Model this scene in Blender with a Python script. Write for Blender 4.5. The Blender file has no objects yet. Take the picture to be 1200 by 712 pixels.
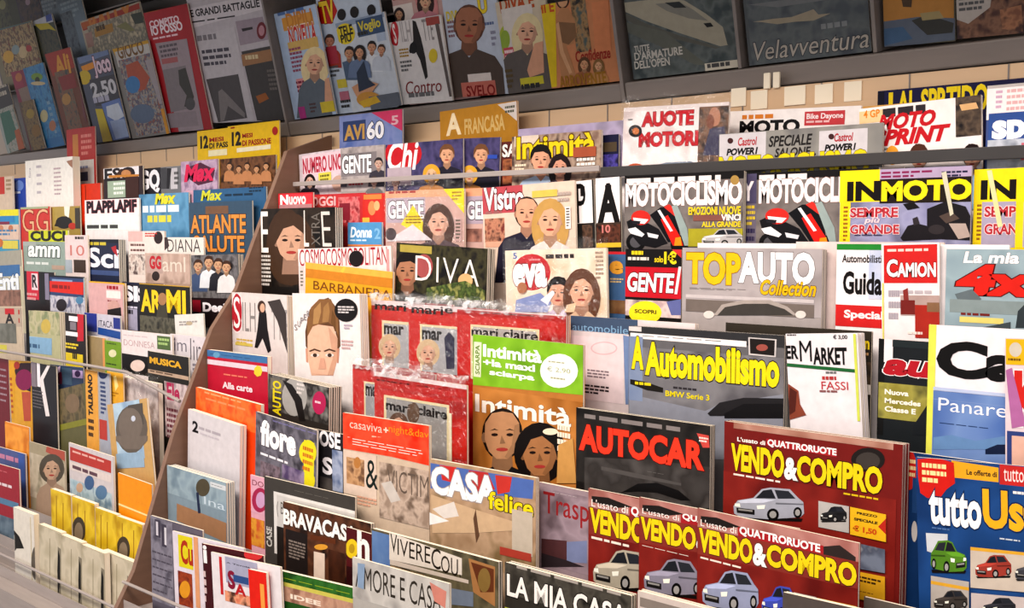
import bpy, math, random
from mathutils import Vector, Matrix
random.seed(7)
SC = bpy.context.scene
COL = SC.collection
CZ = 1.5                                   # eye height above the floor
# ---------------------------------------------------------------- camera
FPX = 1250.0
YAW = math.atan2(FPX, 1390.0)              # the rack recedes to the left of the view
PITCH = math.atan2(81.0, FPX)
F0 = Vector((-math.sin(YAW), math.cos(YAW), 0))
R0 = Vector((math.cos(YAW), math.sin(YAW), 0))
UP = Vector((0, 0, 1))
FW = (F0 * math.cos(PITCH) - UP * math.sin(PITCH)).normalized()
UPC = (UP * math.cos(PITCH) + F0 * math.sin(PITCH)).normalized()
EYE = Vector((0, 0, CZ))
cam_data = bpy.data.cameras.new('camera')
cam_data.sensor_fit = 'HORIZONTAL'
cam_data.sensor_width = 36.0
cam_data.lens = 36.0 * FPX / 1200.0
cam_data.clip_start = 0.02
cam = bpy.data.objects.new('camera', cam_data)
COL.objects.link(cam)
m3 = Matrix((R0, UPC, -FW)).transposed()
cam.matrix_world = Matrix.Translation(EYE) @ m3.to_4x4()
SC.camera = cam
# ---------------------------------------------------------------- light and exposure
SC.view_settings.view_transform = 'Standard'
SC.view_settings.look = 'None'
SC.view_settings.gamma = 1.0
SC.view_settings.use_curve_mapping = False
SC.view_settings.exposure = 0.40
world = bpy.data.worlds.new('world')
SC.world = world
world.use_nodes = True
bgn = world.node_tree.nodes['Background']
bgn.inputs[0].default_value = (0.88, 0.86, 0.92, 1)
bgn.inputs[1].default_value = 0.78
def area(name, loc, target, size, size_y, power, col):
    l = bpy.data.lights.new(name, 'AREA')
    l.shape = 'RECTANGLE'; l.size = size; l.size_y = size_y
    l.energy = power; l.color = col
    o = bpy.data.objects.new(name, l); COL.objects.link(o)
    o.location = loc
    d = Vector(target) - Vector(loc)
    o.rotation_euler = d.to_track_quat('-Z', 'Y').to_euler()
    return o
area('ceiling_lamp_near', (-0.3, -0.25, 2.85), (-0.5, 1.2, 1.1), 1.6, 0.5, 47, (1.0, 0.88, 0.80))
area('ceiling_lamp_far', (-2.3, -0.20, 2.85), (-2.2, 1.2, 1.1), 1.6, 0.5, 41, (1.0, 0.95, 0.86))
# ---------------------------------------------------------------- rows of the rack
class Row: pass
ROWS = {}
def row(name, D, ledge, tilt=0.0, step=0.0055):
    r = Row(); r.O = Vector((0, D, CZ + ledge)); r.ledge = ledge; r.D = D; r.step = step
    r.v = Vector((0, -math.sin(tilt), math.cos(tilt)))
    r.n = Vector((0, -math.cos(tilt), -math.sin(tilt)))
    r.tilt = tilt; ROWS[name] = r
TILT = math.radians(13)
row('T', 1.50, 0.262, TILT)
row('U', 1.50 + .040, 0.262 + .22, TILT)
row('V', 1.50 + .080, 0.262 + .44, TILT)
for nm, D, led in (('R0', 1.425, -.03), ('R1', 1.37, -.09), ('R2', 1.315, -.18), ('R3', 1.26, -.285), ('R4', 1.205, -.385),
                   ('R5', 1.15, -.485), ('R6', 1.095, -.585), ('R7', 1.04, -.655), ('R8', .975, -.700),
                   ('L5', 1.16, -.485), ('L6', 1.116, -.585), ('L7', 1.075, -.655), ('L8', 1.036, -.720), ('L9', .996, -.765)):
    row(nm, D, led)
TIER = [0, .19, .36]
for nm in ('U', 'V'):                      # the upper tiers stand on the same leaning board, each a little behind the one below
    k = {'U': 1, 'V': 2}[nm]
    r = ROWS[nm]; t = ROWS['T']
    r.O = t.O + t.v * (TIER[k]) - t.n * (.034 * k)
# ---------------------------------------------------------------- materials (all procedural)
LEFT = ('R0', 'R1', 'R2', 'R3', 'R4', 'L5', 'L6', 'L7', 'L8', 'L9')
RIGHT = ('R0', 'R1', 'R2', 'R3', 'R4', 'R5', 'R6', 'R7', 'R8')
prev = None
for nm in RIGHT:   # a row is as deep as the lip of the row behind allows
    ROWS[nm].depth = .0465 if prev is None else ROWS[prev].D - .009 - ROWS[nm].D
    prev = nm
for a, b in zip(LEFT[4:], LEFT[5:]): ROWS[b].depth = ROWS[a].D - .009 - ROWS[b].D
MATS = {}
def lin(h):
    h = h.lstrip('#')
    if len(h) == 3: h = ''.join(c * 2 for c in h)
    v = [int(h[i:i + 2], 16) / 255 for i in (0, 2, 4)]
    return tuple((c / 12.92 if c <= .04045 else ((c + .055) / 1.055) ** 2.4) for c in v) + (1,)
def new_mat(name):
    m = bpy.data.materials.new(name); m.use_nodes = True
    nt = m.node_tree; return m, nt, nt.nodes['Principled BSDF']
def ink(h):
    """printing ink: a little denser than the bare colour value"""
    c = lin(h); return tuple(min(1, 1.04 * x ** 1.2) for x in c[:3]) + (1,)
def mat(spec, rough=.42):
    """'#hex' printed ink; '#a|#b|#c|scale' a printed photograph of mottled colours"""
    if spec in MATS: return MATS[spec]
    m, nt, b = new_mat('ink ' + spec.replace('#', ''))
    b.inputs['Roughness'].default_value = rough
    b.inputs['Specular IOR Level'].default_value = .10
    tc = nt.nodes.new('ShaderNodeTexCoord'); nz = nt.nodes.new('ShaderNodeTexNoise')
    nt.links.new(tc.outputs['Object'], nz.inputs['Vector'])
    if '|' in spec:
        p = spec.split('|'); cols = [c for c in p if c.startswith('#')]; sc = float(p[-1])
        nz.inputs['Scale'].default_value = sc; nz.inputs['Detail'].default_value = 2.5
        cr = nt.nodes.new('ShaderNodeValToRGB'); cr.color_ramp.interpolation = 'LINEAR'
        el = cr.color_ramp.elements
        while len(el) < len(cols): el.new(.5)
        for i, c in enumerate(cols):
            el[i].position = .36 + .28 * i / max(1, len(cols) - 1); el[i].color = ink(c)
        nt.links.new(nz.outputs['Fac'], cr.inputs['Fac']); nt.links.new(cr.outputs['Color'], b.inputs['Base Color'])
    else:
        c = ink(spec)
        nz.inputs['Scale'].default_value = 70; nz.inputs['Detail'].default_value = 5
        mx = nt.nodes.new('ShaderNodeMix'); mx.data_type = 'RGBA'
        mx.inputs[6].default_value = tuple(x * .80 for x in c[:3]) + (1,)
        mx.inputs[7].default_value = tuple(min(1, x * 1.14) for x in c[:3]) + (1,)
        nt.links.new(nz.outputs['Fac'], mx.inputs[0]); nt.links.new(mx.outputs[2], b.inputs['Base Color'])
    MATS[spec] = m
    return m
def surf(name, c1, c2, scale, rough=.5, metal=0.0, stretch=(1, 1, 1)):
    m, nt, b = new_mat(name)
    tc = nt.nodes.new('ShaderNodeTexCoord'); mp = nt.nodes.new('ShaderNodeMapping'); nz = nt.nodes.new('ShaderNodeTexNoise')
    mp.inputs['Scale'].default_value = stretch
    nz.inputs['Scale'].default_value = scale; nz.inputs['Detail'].default_value = 4
    mx = nt.nodes.new('ShaderNodeMix'); mx.data_type = 'RGBA'
    mx.inputs[6].default_value = lin(c1); mx.inputs[7].default_value = lin(c2)
    nt.links.new(tc.outputs['Object'], mp.inputs['Vector']); nt.links.new(mp.outputs[0], nz.inputs['Vector'])
    nt.links.new(nz.outputs['Fac'], mx.inputs[0]); nt.links.new(mx.outputs[2], b.inputs['Base Color'])
    b.inputs['Roughness'].default_value = rough; b.inputs['Metallic'].default_value = metal
    return m
def pages_mat():
    m, nt, b = new_mat('paper edges')
    tc = nt.nodes.new('ShaderNodeTexCoord'); mp = nt.nodes.new('ShaderNodeMapping'); nz = nt.nodes.new('ShaderNodeTexNoise')
    mp.inputs['Scale'].default_value = (4, 1500, 4); nz.inputs['Scale'].default_value = 1.0
    mx = nt.nodes.new('ShaderNodeMix'); mx.data_type = 'RGBA'
    mx.inputs[6].default_value = lin('#e0cdb0'); mx.inputs[7].default_value = lin('#fff8ea')
    nt.links.new(tc.outputs['Object'], mp.inputs['Vector']); nt.links.new(mp.outputs[0], nz.inputs['Vector'])
    nt.links.new(nz.outputs['Fac'], mx.inputs[0]); nt.links.new(mx.outputs[2], b.inputs['Base Color'])
    b.inputs['Roughness'].default_value = .8
    return m
def film_mat():
    m = bpy.data.materials.new('clear crinkled film'); m.use_nodes = True
    nt = m.node_tree; nt.nodes.clear()
    out = nt.nodes.new('ShaderNodeOutputMaterial'); mix = nt.nodes.new('ShaderNodeMixShader')
    tr = nt.nodes.new('ShaderNodeBsdfTransparent'); gl = nt.nodes.new('ShaderNodeBsdfGlossy')
    gl.inputs['Roughness'].default_value = .16
    tc = nt.nodes.new('ShaderNodeTexCoord'); nz = nt.nodes.new('ShaderNodeTexNoise'); bp = nt.nodes.new('ShaderNodeBump')
    nz.inputs['Scale'].default_value = 55; nz.inputs['Detail'].default_value = 3; nz.inputs['Distortion'].default_value = 1.2
    bp.inputs['Strength'].default_value = .9; bp.inputs['Distance'].default_value = .02
    nt.links.new(tc.outputs['Object'], nz.inputs['Vector']); nt.links.new(nz.outputs['Fac'], bp.inputs['Height'])
    nt.links.new(bp.outputs[0], gl.inputs['Normal'])
    mix.inputs[0].default_value = .07
    nt.links.new(tr.outputs[0], mix.inputs[1]); nt.links.new(gl.outputs[0], mix.inputs[2]); nt.links.new(mix.outputs[0], out.inputs[0])
    return m
def fold_mat():
    m = bpy.data.materials.new('milky crumpled film'); m.use_nodes = True
    nt = m.node_tree; nt.nodes.clear()
    out = nt.nodes.new('ShaderNodeOutputMaterial'); mix = nt.nodes.new('ShaderNodeMixShader'); m2 = nt.nodes.new('ShaderNodeMixShader')
    tr = nt.nodes.new('ShaderNodeBsdfTransparent'); gl = nt.nodes.new('ShaderNodeBsdfGlossy'); df = nt.nodes.new('ShaderNodeBsdfDiffuse')
    gl.inputs['Roughness'].default_value = .2; df.inputs['Color'].default_value = (.95, .93, .93, 1)  # diffuse white paints the bright highlights of the crumpled film
    tc = nt.nodes.new('ShaderNodeTexCoord'); nz = nt.nodes.new('ShaderNodeTexNoise'); cr = nt.nodes.new('ShaderNodeValToRGB')
    nz.inputs['Scale'].default_value = 24; nz.inputs['Detail'].default_value = 3; nz.inputs['Distortion'].default_value = 2.0
    cr.color_ramp.elements[0].position = .50; cr.color_ramp.elements[1].position = .66
    cr.color_ramp.elements[0].color = (.08, .08, .08, 1); cr.color_ramp.elements[1].color = (.7, .7, .7, 1)
    nt.links.new(tc.outputs['Object'], nz.inputs['Vector']); nt.links.new(nz.outputs['Fac'], cr.inputs['Fac']); nt.links.new(cr.outputs['Color'], mix.inputs[0])
    m2.inputs[0].default_value = .35
    nt.links.new(df.outputs[0], m2.inputs[1]); nt.links.new(gl.outputs[0], m2.inputs[2])
    nt.links.new(tr.outputs[0], mix.inputs[1]); nt.links.new(m2.outputs[0], mix.inputs[2]); nt.links.new(mix.outputs[0], out.inputs[0])
    return m
PAGES = pages_mat(); FILM = film_mat(); FOLD = fold_mat()
M_STEEL = surf('brushed grey steel', '#8f8480', '#a89c96', 14, .45, .0, (1, 8, 8))
M_BROWN = surf('brown laminate', '#6b4c3c', '#80604c', 6, .5, 0, (2, 2, 14))
M_BEIGE = surf('beige painted panel', '#c9a680', '#dbb890', 4, .55, 0, (1, 1, 6))
M_DARK = surf('dark rail', '#1b1716', '#2a2422', 20, .5)
M_FRAME = surf('grey shelf frame', '#6f665f', '#857a72', 9, .45, .0, (1, 6, 6))
M_BACK = surf('grey back board', '#5b554f', '#6a635c', 6, .6)
M_FLOOR = surf('speckled floor', '#6d655e', '#8a8178', 60, .5)
M_WALL = surf('pale wall', '#b7aa9a', '#c4b7a7', 5, .7)
M_CLIP = surf('clear plastic clip', '#e8d9bd', '#fff3da', 10, .3)
# ---------------------------------------------------------------- mesh helpers
def link_mesh(name, verts, faces, mats, midx=None, parent=None, mw=None):
    me = bpy.data.meshes.new(name); me.from_pydata(verts, [], faces)
    for m in mats: me.materials.append(m)
    if midx: me.polygons.foreach_set('material_index', midx)
    me.update()
    o = bpy.data.objects.new(name, me); COL.objects.link(o)
    if parent: o.parent = parent
    if mw is not None: o.matrix_world = mw
    return o
def box_into(V, Fc, x0, y0, z0, x1, y1, z1):
    b = len(V)
    V += [(x0, y0, z0), (x1, y0, z0), (x1, y1, z0), (x0, y1, z0), (x0, y0, z1), (x1, y0, z1), (x1, y1, z1), (x0, y1, z1)]
    Fc += [(b, b + 3, b + 2, b + 1), (b + 4, b + 5, b + 6, b + 7), (b, b + 1, b + 5, b + 4), (b + 1, b + 2, b + 6, b + 5),
           (b + 2, b + 3, b + 7, b + 6), (b + 3, b, b + 4, b + 7)]
def boxes(name, lst, m, parent=None, bevel=0.0):
    V, Fc = [], []
    for b in lst: box_into(V, Fc, *b)
    o = link_mesh(name, V, Fc, [m], parent=parent)
    if bevel:
        md = o.modifiers.new('bevel', 'BEVEL'); md.width = bevel; md.segments = 2
    return o
def prism_x(name, yz, x0, x1, m, parent=None):
    n = len(yz)
    V = [(x0, y, z) for y, z in yz] + [(x1, y, z) for y, z in yz]
    Fc = [tuple(range(n)), tuple(range(2 * n - 1, n - 1, -1))] + [(i, i + n, (i + 1) % n + n, (i + 1) % n) for i in range(n)]
    return link_mesh(name, V, Fc, [m], parent=parent)
def empty(name, mw, label, cat, group=None):
    o = bpy.data.objects.new(name, None); COL.objects.link(o)
    o.empty_display_size = .05; o.matrix_world = mw
    o['label'] = label; o['category'] = cat
    if group: o['group'] = group
    return o
# ---------------------------------------------------------------- text
TXT = {}
def text_mesh(s, bold, shear, sp):
    k = (s, bold, shear, sp)
    if k in TXT: return TXT[k]
    c = bpy.data.curves.new('t', 'FONT'); c.body = s; c.offset = bold; c.shear = shear; c.resolution_u = 3; c.space_character = sp
    o = bpy.data.objects.new('t', c); me = bpy.data.meshes.new_from_object(o)
    vs = [(v.co.x, v.co.y) for v in me.vertices]; fs = [tuple(p.vertices) for p in me.polygons]
    bpy.data.objects.remove(o); bpy.data.curves.remove(c); bpy.data.meshes.remove(me)
    TXT[k] = (vs, fs)
    return TXT[k]
def bbox(vs):
    return min(v[0] for v in vs), min(v[1] for v in vs), max(v[0] for v in vs), max(v[1] for v in vs)
def clip(poly, x1, z0, z1, x0=0.0):
    for ax, lim, sg in ((0, x0, 1), (0, x1, -1), (1, z0, 1), (1, z1, -1)):
        out = []; n = len(poly)
        if n < 3: return []
        for i in range(n):
            a, b = poly[i], poly[(i + 1) % n]
            da, db = sg * (a[ax] - lim), sg * (b[ax] - lim)
            if da >= 0: out.append(a)
            if (da < 0) != (db < 0):
                t = da / (da - db); out.append((a[0] + t * (b[0] - a[0]), a[1] + t * (b[1] - a[1])))
        poly = out
    return poly
# ---------------------------------------------------------------- magazines
CROPS = {}
for ri, (rn, y0) in enumerate((('A', 0), ('B', 170), ('C', 340), ('D', 512))):
    for ci, x0 in enumerate((0, 300, 600, 860)): CROPS[rn + str(ci + 1)] = (x0, y0)
ZS = 1200 / 340.0
class Cur: pass
cur = None
ORG = (0, 0)
def Z(c):
    global ORG
    ORG = CROPS[c]
def px(x, y): return ORG[0] + x / ZS, ORG[1] + y / ZS
def ray(x, y):
    return (FW * FPX + R0 * (x - 600) + UPC * (356 - y))
def hit(p, P0, n):
    d = ray(*p); return EYE + d * ((P0 - EYE).dot(n) / d.dot(n))
LOG = []
def M(r, L, tl, tr, bg, label, th=.004, w=None, n=0, yaw=None, group=None, cat='magazine', name='magazine', cl=None, wrap=False, nl=None, hh=None):
    """start a new magazine: r row, L layer behind the row's front, tl/tr its top corners as read in the photograph"""
    global cur
    flush()
    c = Cur(); cur = c
    rw = ROWS[r]
    P0 = rw.O - rw.n * (L * rw.step)
    a, b = px(*tl), px(*tr)
    mid = ((a[0] + b[0]) / 2, (a[1] + b[1]) / 2)
    yw = 0.0
    if yaw is not None: yw = math.radians(yaw)
    elif w is None and rw.tilt == 0 and mid[1] - 275 > 110 and b[0] - a[0] > 18:
        s = (b[1] - a[1]) / (b[0] - a[0])
        if s > .02:
            vx = mid[0] - (mid[1] - 275) / s
            yw = math.pi / 2 - YAW - math.atan2(600 - vx, FPX)
            yw = max(-.05, min(.06, yw))
    nn = (Matrix.Rotation(-yw, 3, rw.v) @ rw.n)
    PM = hit(mid, P0, rw.n)
    TL = hit(a, PM, nn); TR = hit(b, PM, nn)
    ex = (TR - TL); wd = ex.length; ex.normalize()
    if w:
        ex = Vector((1, 0, 0)); ex = (ex - nn * ex.dot(nn)).normalized()
    if w:
        if w > 0: TR = TL + ex * w
        else: TL = TR + ex * w
        wd = abs(w)
    if rw.tilt == 0 and abs(ex.z) < .025: ex.z = 0; ex.normalize()
    ez = nn.cross(ex).normalized()
    if ez.dot(rw.v) < 0: ez = -ez
    s0 = (TL - rw.O).dot(rw.v); s1 = (TR - rw.O).dot(rw.v)
    hgt = max(.06, min(s0, s1) / max(.5, ez.dot(rw.v)))
    if hh: hgt = hh
    hgt -= .0009
    base = (TL + TR) / 2 - ez * hgt
    ey = -nn
    c.mw = Matrix((( ex.x, ey.x, ez.x, base.x), (ex.y, ey.y, ez.y, base.y), (ex.z, ey.z, ez.z, base.z), (0, 0, 0, 1)))
    c.TL, c.PM, c.nn, c.ex, c.ez, c.row, c.L = TL, PM, nn, ex, ez, r, L
    c.w, c.h, c.th, c.k = wd, hgt, th, 0
    c.parts = {}; c.bg = bg; c.label = label; c.n = n; c.group = group; c.cat = cat; c.name = name; c.cl = cl; c.wrap = wrap; c.nl = nl
    LOG.append((r, L, round(wd, 3), round(hgt, 3), round(TL.z - CZ, 3), label))
def loc(x, y):
    """a point read in the photograph -> (x, height below top) on the current cover"""
    P = hit(px(x, y), cur.PM, cur.nn); d = P - cur.TL
    return d.dot(cur.ex), d.dot(cur.ez)
FIG = [0, None]
def put(polys, spec, part):
    """polys: polygons in cover coordinates (x from the left edge, z below the top edge, negative)"""
    c = cur; c.k += 1
    y = -.00025 - c.k * .00004
    if FIG[1]: key = (FIG[1], FIG[0])
    elif part == 'cover_picture' or part == 'title' or part == 'flap': key = (part, 0)
    else: key = (part, c.k)
    P = c.parts.setdefault(key, ([], [], [], []))
    if spec not in P[3]: P[3].append(spec)
    mi = P[3].index(spec)
    for poly in polys:
        if not all(0 <= p[0] <= c.w and -c.h <= p[1] <= 0 for p in poly):
            poly = clip(poly, c.w, -c.h, 0.0)
        if len(poly) < 3: continue
        b = len(P[0])
        P[0].extend((p[0] - c.w / 2, y, c.h + p[1]) for p in poly)
        P[1].append(tuple(range(b, b + len(poly)))); P[2].append(mi)
def R(x0, y0, x1, y1, col, p='printed_panel'):
    a = loc(x0, y0); b = loc(x1, y1)
    put([[(a[0], b[1]), (b[0], b[1]), (b[0], a[1]), (a[0], a[1])]], col, p)
def G(pts, col, p='cover_picture'):
    q = [loc(*t) for t in pts]
    ar = sum(q[i][0] * q[(i + 1) % len(q)][1] - q[(i + 1) % len(q)][0] * q[i][1] for i in range(len(q)))
    if ar < 0: q = q[::-1]
    put([q], col, p)
def E(cx, cy, rx, ry, col, p='cover_picture', rot=0, n=20):
    cr, sr = math.cos(rot), math.sin(rot)
    G([(cx + rx * math.cos(2 * math.pi * i / n) * cr - ry * math.sin(2 * math.pi * i / n) * sr,
        cy + rx * math.cos(2 * math.pi * i / n) * sr + ry * math.sin(2 * math.pi * i / n) * cr) for i in range(n)], col, p)
def T(s, x0, y0, x1, y1, col, b=.012, sh=0.0, out=None, p='title', sp=1.0, ow=.03, vert=False):
    a = loc(x0, y0); d = loc(x1, y1)
    if b >= .01: b = min(.05, b * 1.2 + .012); ow = ow + .008
    grp = p != 'title' and p != 'flap' and FIG[1] is None
    if grp: FIG[0] += 1; FIG[1] = p
    vs, fs = text_mesh(s, b, sh, sp); bx = bbox(vs)
    def fit(v):
        u = (v[0] - bx[0]) / (bx[2] - bx[0]); t = (v[1] - bx[1]) / (bx[3] - bx[1])
        if vert: return (d[0] + (a[0] - d[0]) * t, d[1] + (a[1] - d[1]) * u)       # reads upward
        return (a[0] + (d[0] - a[0]) * u, d[1] + (a[1] - d[1]) * t)
    if out:
        v2, f2 = text_mesh(s, min(b + ow, max(.072, b + .006)), sh, sp)
        q = [fit(v) for v in v2]; put([[q[i] for i in f] for f in f2], out, p)
    q = [fit(v) for v in vs]; put([[q[i] for i in f] for f in fs], col, p)
    if grp: FIG[1] = None
def L(x0, y0, x1, y1, n, col, p='small_print', fill=.55):
    a = loc(x0, y0); b = loc(x1, y1)
    rnd = random.Random(int(x0 * 7 + y0 * 13)); polys = []
    hgt = (b[1] - a[1]) / n
    for i in range(n):
        z0 = a[1] + hgt * i; z1 = z0 + hgt * fill; x = a[0]; W = b[0] - a[0]
        end = a[0] + W * (1 if i < n - 1 else rnd.uniform(.6, .95))
        while x < end - W * .04:
            e = min(end, x + W * rnd.uniform(.10, .26))
            polys.append([(x, z1), (e, z1), (e, z0), (x, z0)]); x = e + W * .035
    put(polys, col, p)
def _H(cx, cy, s, skin='#d9a283', hair='#3a2418', st='short', top=None, sw=1.0, p='cover_picture', eyes=True):
    """a printed portrait: s = height of the face"""
    if st == 'long':
        E(cx, cy + .22 * s, .60 * s, .92 * s, hair, p)
    elif st == 'bob':
        E(cx, cy, .58 * s, .68 * s, hair, p)
    elif st == 'short':
        E(cx, cy - .10 * s, .45 * s, .55 * s, hair, p)
    else:
        E(cx, cy - .02 * s, .43 * s, .55 * s, hair, p)
    dk = shade(skin, .78)
    G([(cx - .19 * s, cy + .25 * s), (cx + .19 * s, cy + .25 * s), (cx + .24 * s, cy + .85 * s), (cx - .24 * s, cy + .85 * s)], dk, p)
    if top:
        G([(cx - .2 * s, cy + .66 * s), (cx, cy + .9 * s), (cx + .2 * s, cy + .66 * s), (cx + .75 * s * sw, cy + .86 * s), (cx + .98 * s * sw, cy + 1.2 * s),
           (cx + 1.1 * s * sw, cy + 2.4 * s), (cx - 1.1 * s * sw, cy + 2.4 * s), (cx - .98 * s * sw, cy + 1.2 * s), (cx - .75 * s * sw, cy + .86 * s)], top, p)
    E(cx - .38 * s, cy + .05 * s, .06 * s, .11 * s, dk, p, n=10); E(cx + .38 * s, cy + .05 * s, .06 * s, .11 * s, dk, p, n=10)
    G([(cx - .36 * s, cy - .25 * s), (cx - .22 * s, cy - .46 * s), (cx, cy - .5 * s), (cx + .22 * s, cy - .46 * s), (cx + .36 * s, cy - .25 * s), (cx + .37 * s, cy + .08 * s),
       (cx + .28 * s, cy + .34 * s), (cx + .12 * s, cy + .5 * s), (cx - .12 * s, cy + .5 * s), (cx - .28 * s, cy + .34 * s), (cx - .37 * s, cy + .08 * s)], skin, p)
    G([(cx + .37 * s, cy + .08 * s), (cx + .28 * s, cy + .34 * s), (cx + .12 * s, cy + .5 * s), (cx + .05 * s, cy + .46 * s), (cx + .20 * s, cy + .2 * s), (cx + .26 * s, cy - .2 * s), (cx + .36 * s, cy - .25 * s)], shade(skin, .88), p)
    if st in ('long', 'bob'):
        G([(cx - .44 * s, cy + .15 * s), (cx - .44 * s, cy - .3 * s), (cx - .1 * s, cy - .62 * s), (cx + .3 * s, cy - .55 * s), (cx + .46 * s, cy - .1 * s),
           (cx + .42 * s, cy + .2 * s), (cx + .30 * s, cy - .18 * s), (cx + .05 * s, cy - .38 * s), (cx - .2 * s, cy - .30 * s), (cx - .33 * s, cy - .05 * s)], hair, p)
    elif st == 'short':
        G([(cx - .40 * s, cy + .0 * s), (cx - .42 * s, cy - .3 * s), (cx - .15 * s, cy - .64 * s), (cx + .25 * s, cy - .6 * s), (cx + .43 * s, cy - .28 * s),
           (cx + .40 * s, cy + .0 * s), (cx + .32 * s, cy - .22 * s), (cx + .1 * s, cy - .34 * s), (cx - .25 * s, cy - .30 * s)], hair, p)
    if eyes:
        ink = '#2a1a14'
        for sx in (-1, 1):
            E(cx + sx * .16 * s, cy - .01 * s, .075 * s, .035 * s, ink, p, n=8)
            G([(cx + sx * .07 * s, cy - .1 * s), (cx + sx * .16 * s, cy - .14 * s), (cx + sx * .27 * s, cy - .09 * s), (cx + sx * .16 * s, cy - .11 * s)], ink, p)
        G([(cx - .01 * s, cy), (cx + .07 * s, cy + .17 * s), (cx - .05 * s, cy + .18 * s)], dk, p)
        E(cx, cy + .30 * s, .13 * s, .04 * s, '#a8413c', p, n=10)
def shade(h, f):
    if '|' in h: h = h.split('|')[0]
    h = h.lstrip('#')
    if len(h) == 3: h = ''.join(c * 2 for c in h)
    return '#' + ''.join('%02x' % max(0, min(255, int(int(h[i:i + 2], 16) * f))) for i in (0, 2, 4))
def _CAR(x0, y0, x1, y1, col, p='cover_picture', flip=False, sl=0.0):
    W, Hh = x1 - x0, y1 - y0
    def q(u, v):
        uu = 1 - u if flip else u
        return (x0 + uu * W, y0 + v * Hh + sl * uu * W)
    def g(pts, c): G([q(*t) for t in pts], c, p)
    def el(u, v, ru, rv, c):
        a = q(u, v); E(a[0], a[1], ru * W, rv * Hh, c, p, n=14)
    g([(.02, .93), (.98, .90), (.96, 1.0), (.06, 1.02)], '#1c1614')
    g([(.0, .62), (.06, .44), (.28, .34), (.40, .06), (.52, .0), (.80, .02), (.92, .28), (.99, .40), (1.0, .74), (.95, .86), (.5, .97), (.1, .95), (.01, .85)], col)
    g([(.31, .35), (.42, .10), (.54, .05), (.60, .33)], '#26282e'); g([(.63, .33), (.58, .06), (.78, .08), (.88, .30)], '#30333a')
    g([(.06, .46), (.28, .36), (.60, .37), (.42, .48), (.10, .52)], shade(col, 1.22))
    g([(.04, .66), (.30, .70), (.30, .86), (.05, .82)], '#23201f'); g([(.07, .69), (.27, .72), (.27, .77), (.07, .74)], '#9a9894')
    g([(.02, .54), (.09, .53), (.10, .64), (.02, .62)], '#f2efe2'); g([(.33, .57), (.45, .54), (.44, .66), (.34, .68)], '#f2efe2')
    el(.56, .82, .085, .19, '#141212'); el(.56, .82, .05, .11, '#a5a3a0'); el(.91, .72, .06, .17, '#141212'); el(.91, .72, .035, .10, '#a5a3a0')
    g([(.60, .45), (.99, .44), (.99, .47), (.60, .49)], shade(col, .7))
def _MOTO(x0, y0, x1, y1, p='cover_picture'):
    W, Hh = x1 - x0, y1 - y0
    def g(pts, c): G([(x0 + u * W, y0 + v * Hh) for u, v in pts], c, p)
    def el(u, v, ru, rv, c): E(x0 + u * W, y0 + v * Hh, ru * W, rv * Hh, c, p, n=16)
    el(.16, .92, .15, .22, '#141214'); el(.16, .92, .09, .13, '#5c5a5e'); el(.84, .98, .14, .22, '#141214')
    g([(.02, .45), (.16, .34), (.32, .46), (.52, .62), (.66, .95), (.46, 1.05), (.22, .98), (.06, .70)], '#1b191d')
    g([(.38, .30), (.55, .12), (.70, .10), (.82, .42), (.86, .90), (.66, .92), (.54, .62)], '#17161a')
    el(.24, .36, .15, .17, '#c9342c'); g([(.12, .36), (.36, .40), (.30, .50), (.14, .48)], '#e9e6e6'); g([(.10, .42), (.24, .44), (.22, .52), (.11, .50)], '#28262c')
    g([(.55, .40), (.66, .30), (.86, .82), (.90, 1.0), (.74, 1.0)], '#d8281e'); g([(.60, .12), (.68, .05), (.80, .20), (.78, .34)], '#d33a30')
    g([(.72, .10), (.80, .05), (.96, .60), (.99, 1.0), (.92, 1.0)], '#9aa7a4'); g([(.50, .20), (.54, .18), (.74, .66), (.70, .68)], '#e4e2e4')
    g([(.04, .62), (.16, .58), (.30, .74), (.26, .80), (.08, .72)], '#e2e0e2'); g([(.34, .70), (.52, .76), (.50, .84), (.36, .80)], '#d8d6da')
    g([(.78, .82), (.86, .80), (.88, 1.0), (.76, 1.0)], '#e0961e')
def book_mesh(name, w, h, th, spec, root, mw):
    """paper block with a wrapped cover: front plate, spine on the left, back plate"""
    V, Fc = [], []
    e = .0006
    box_into(V, Fc, -w / 2 + .0005, .0003, e, w / 2 - e, th - .0003, h - .0003)
    link_mesh('pages', V, Fc, [PAGES], parent=root)
    V, Fc = [], []
    box_into(V, Fc, -w / 2, 0, 0, w / 2, .0003, h)
    box_into(V, Fc, -w / 2, .0003, 0, -w / 2 + .0005, th - .0003, h)
    box_into(V, Fc, -w / 2, th - .0003, 0, w / 2, th, h - .0006)
    return link_mesh('cover', V, Fc, [mat(spec)], parent=root)
ALL = []
def flush():
    global cur
    if cur is not None: ALL.append(cur)
    cur = None
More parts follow.
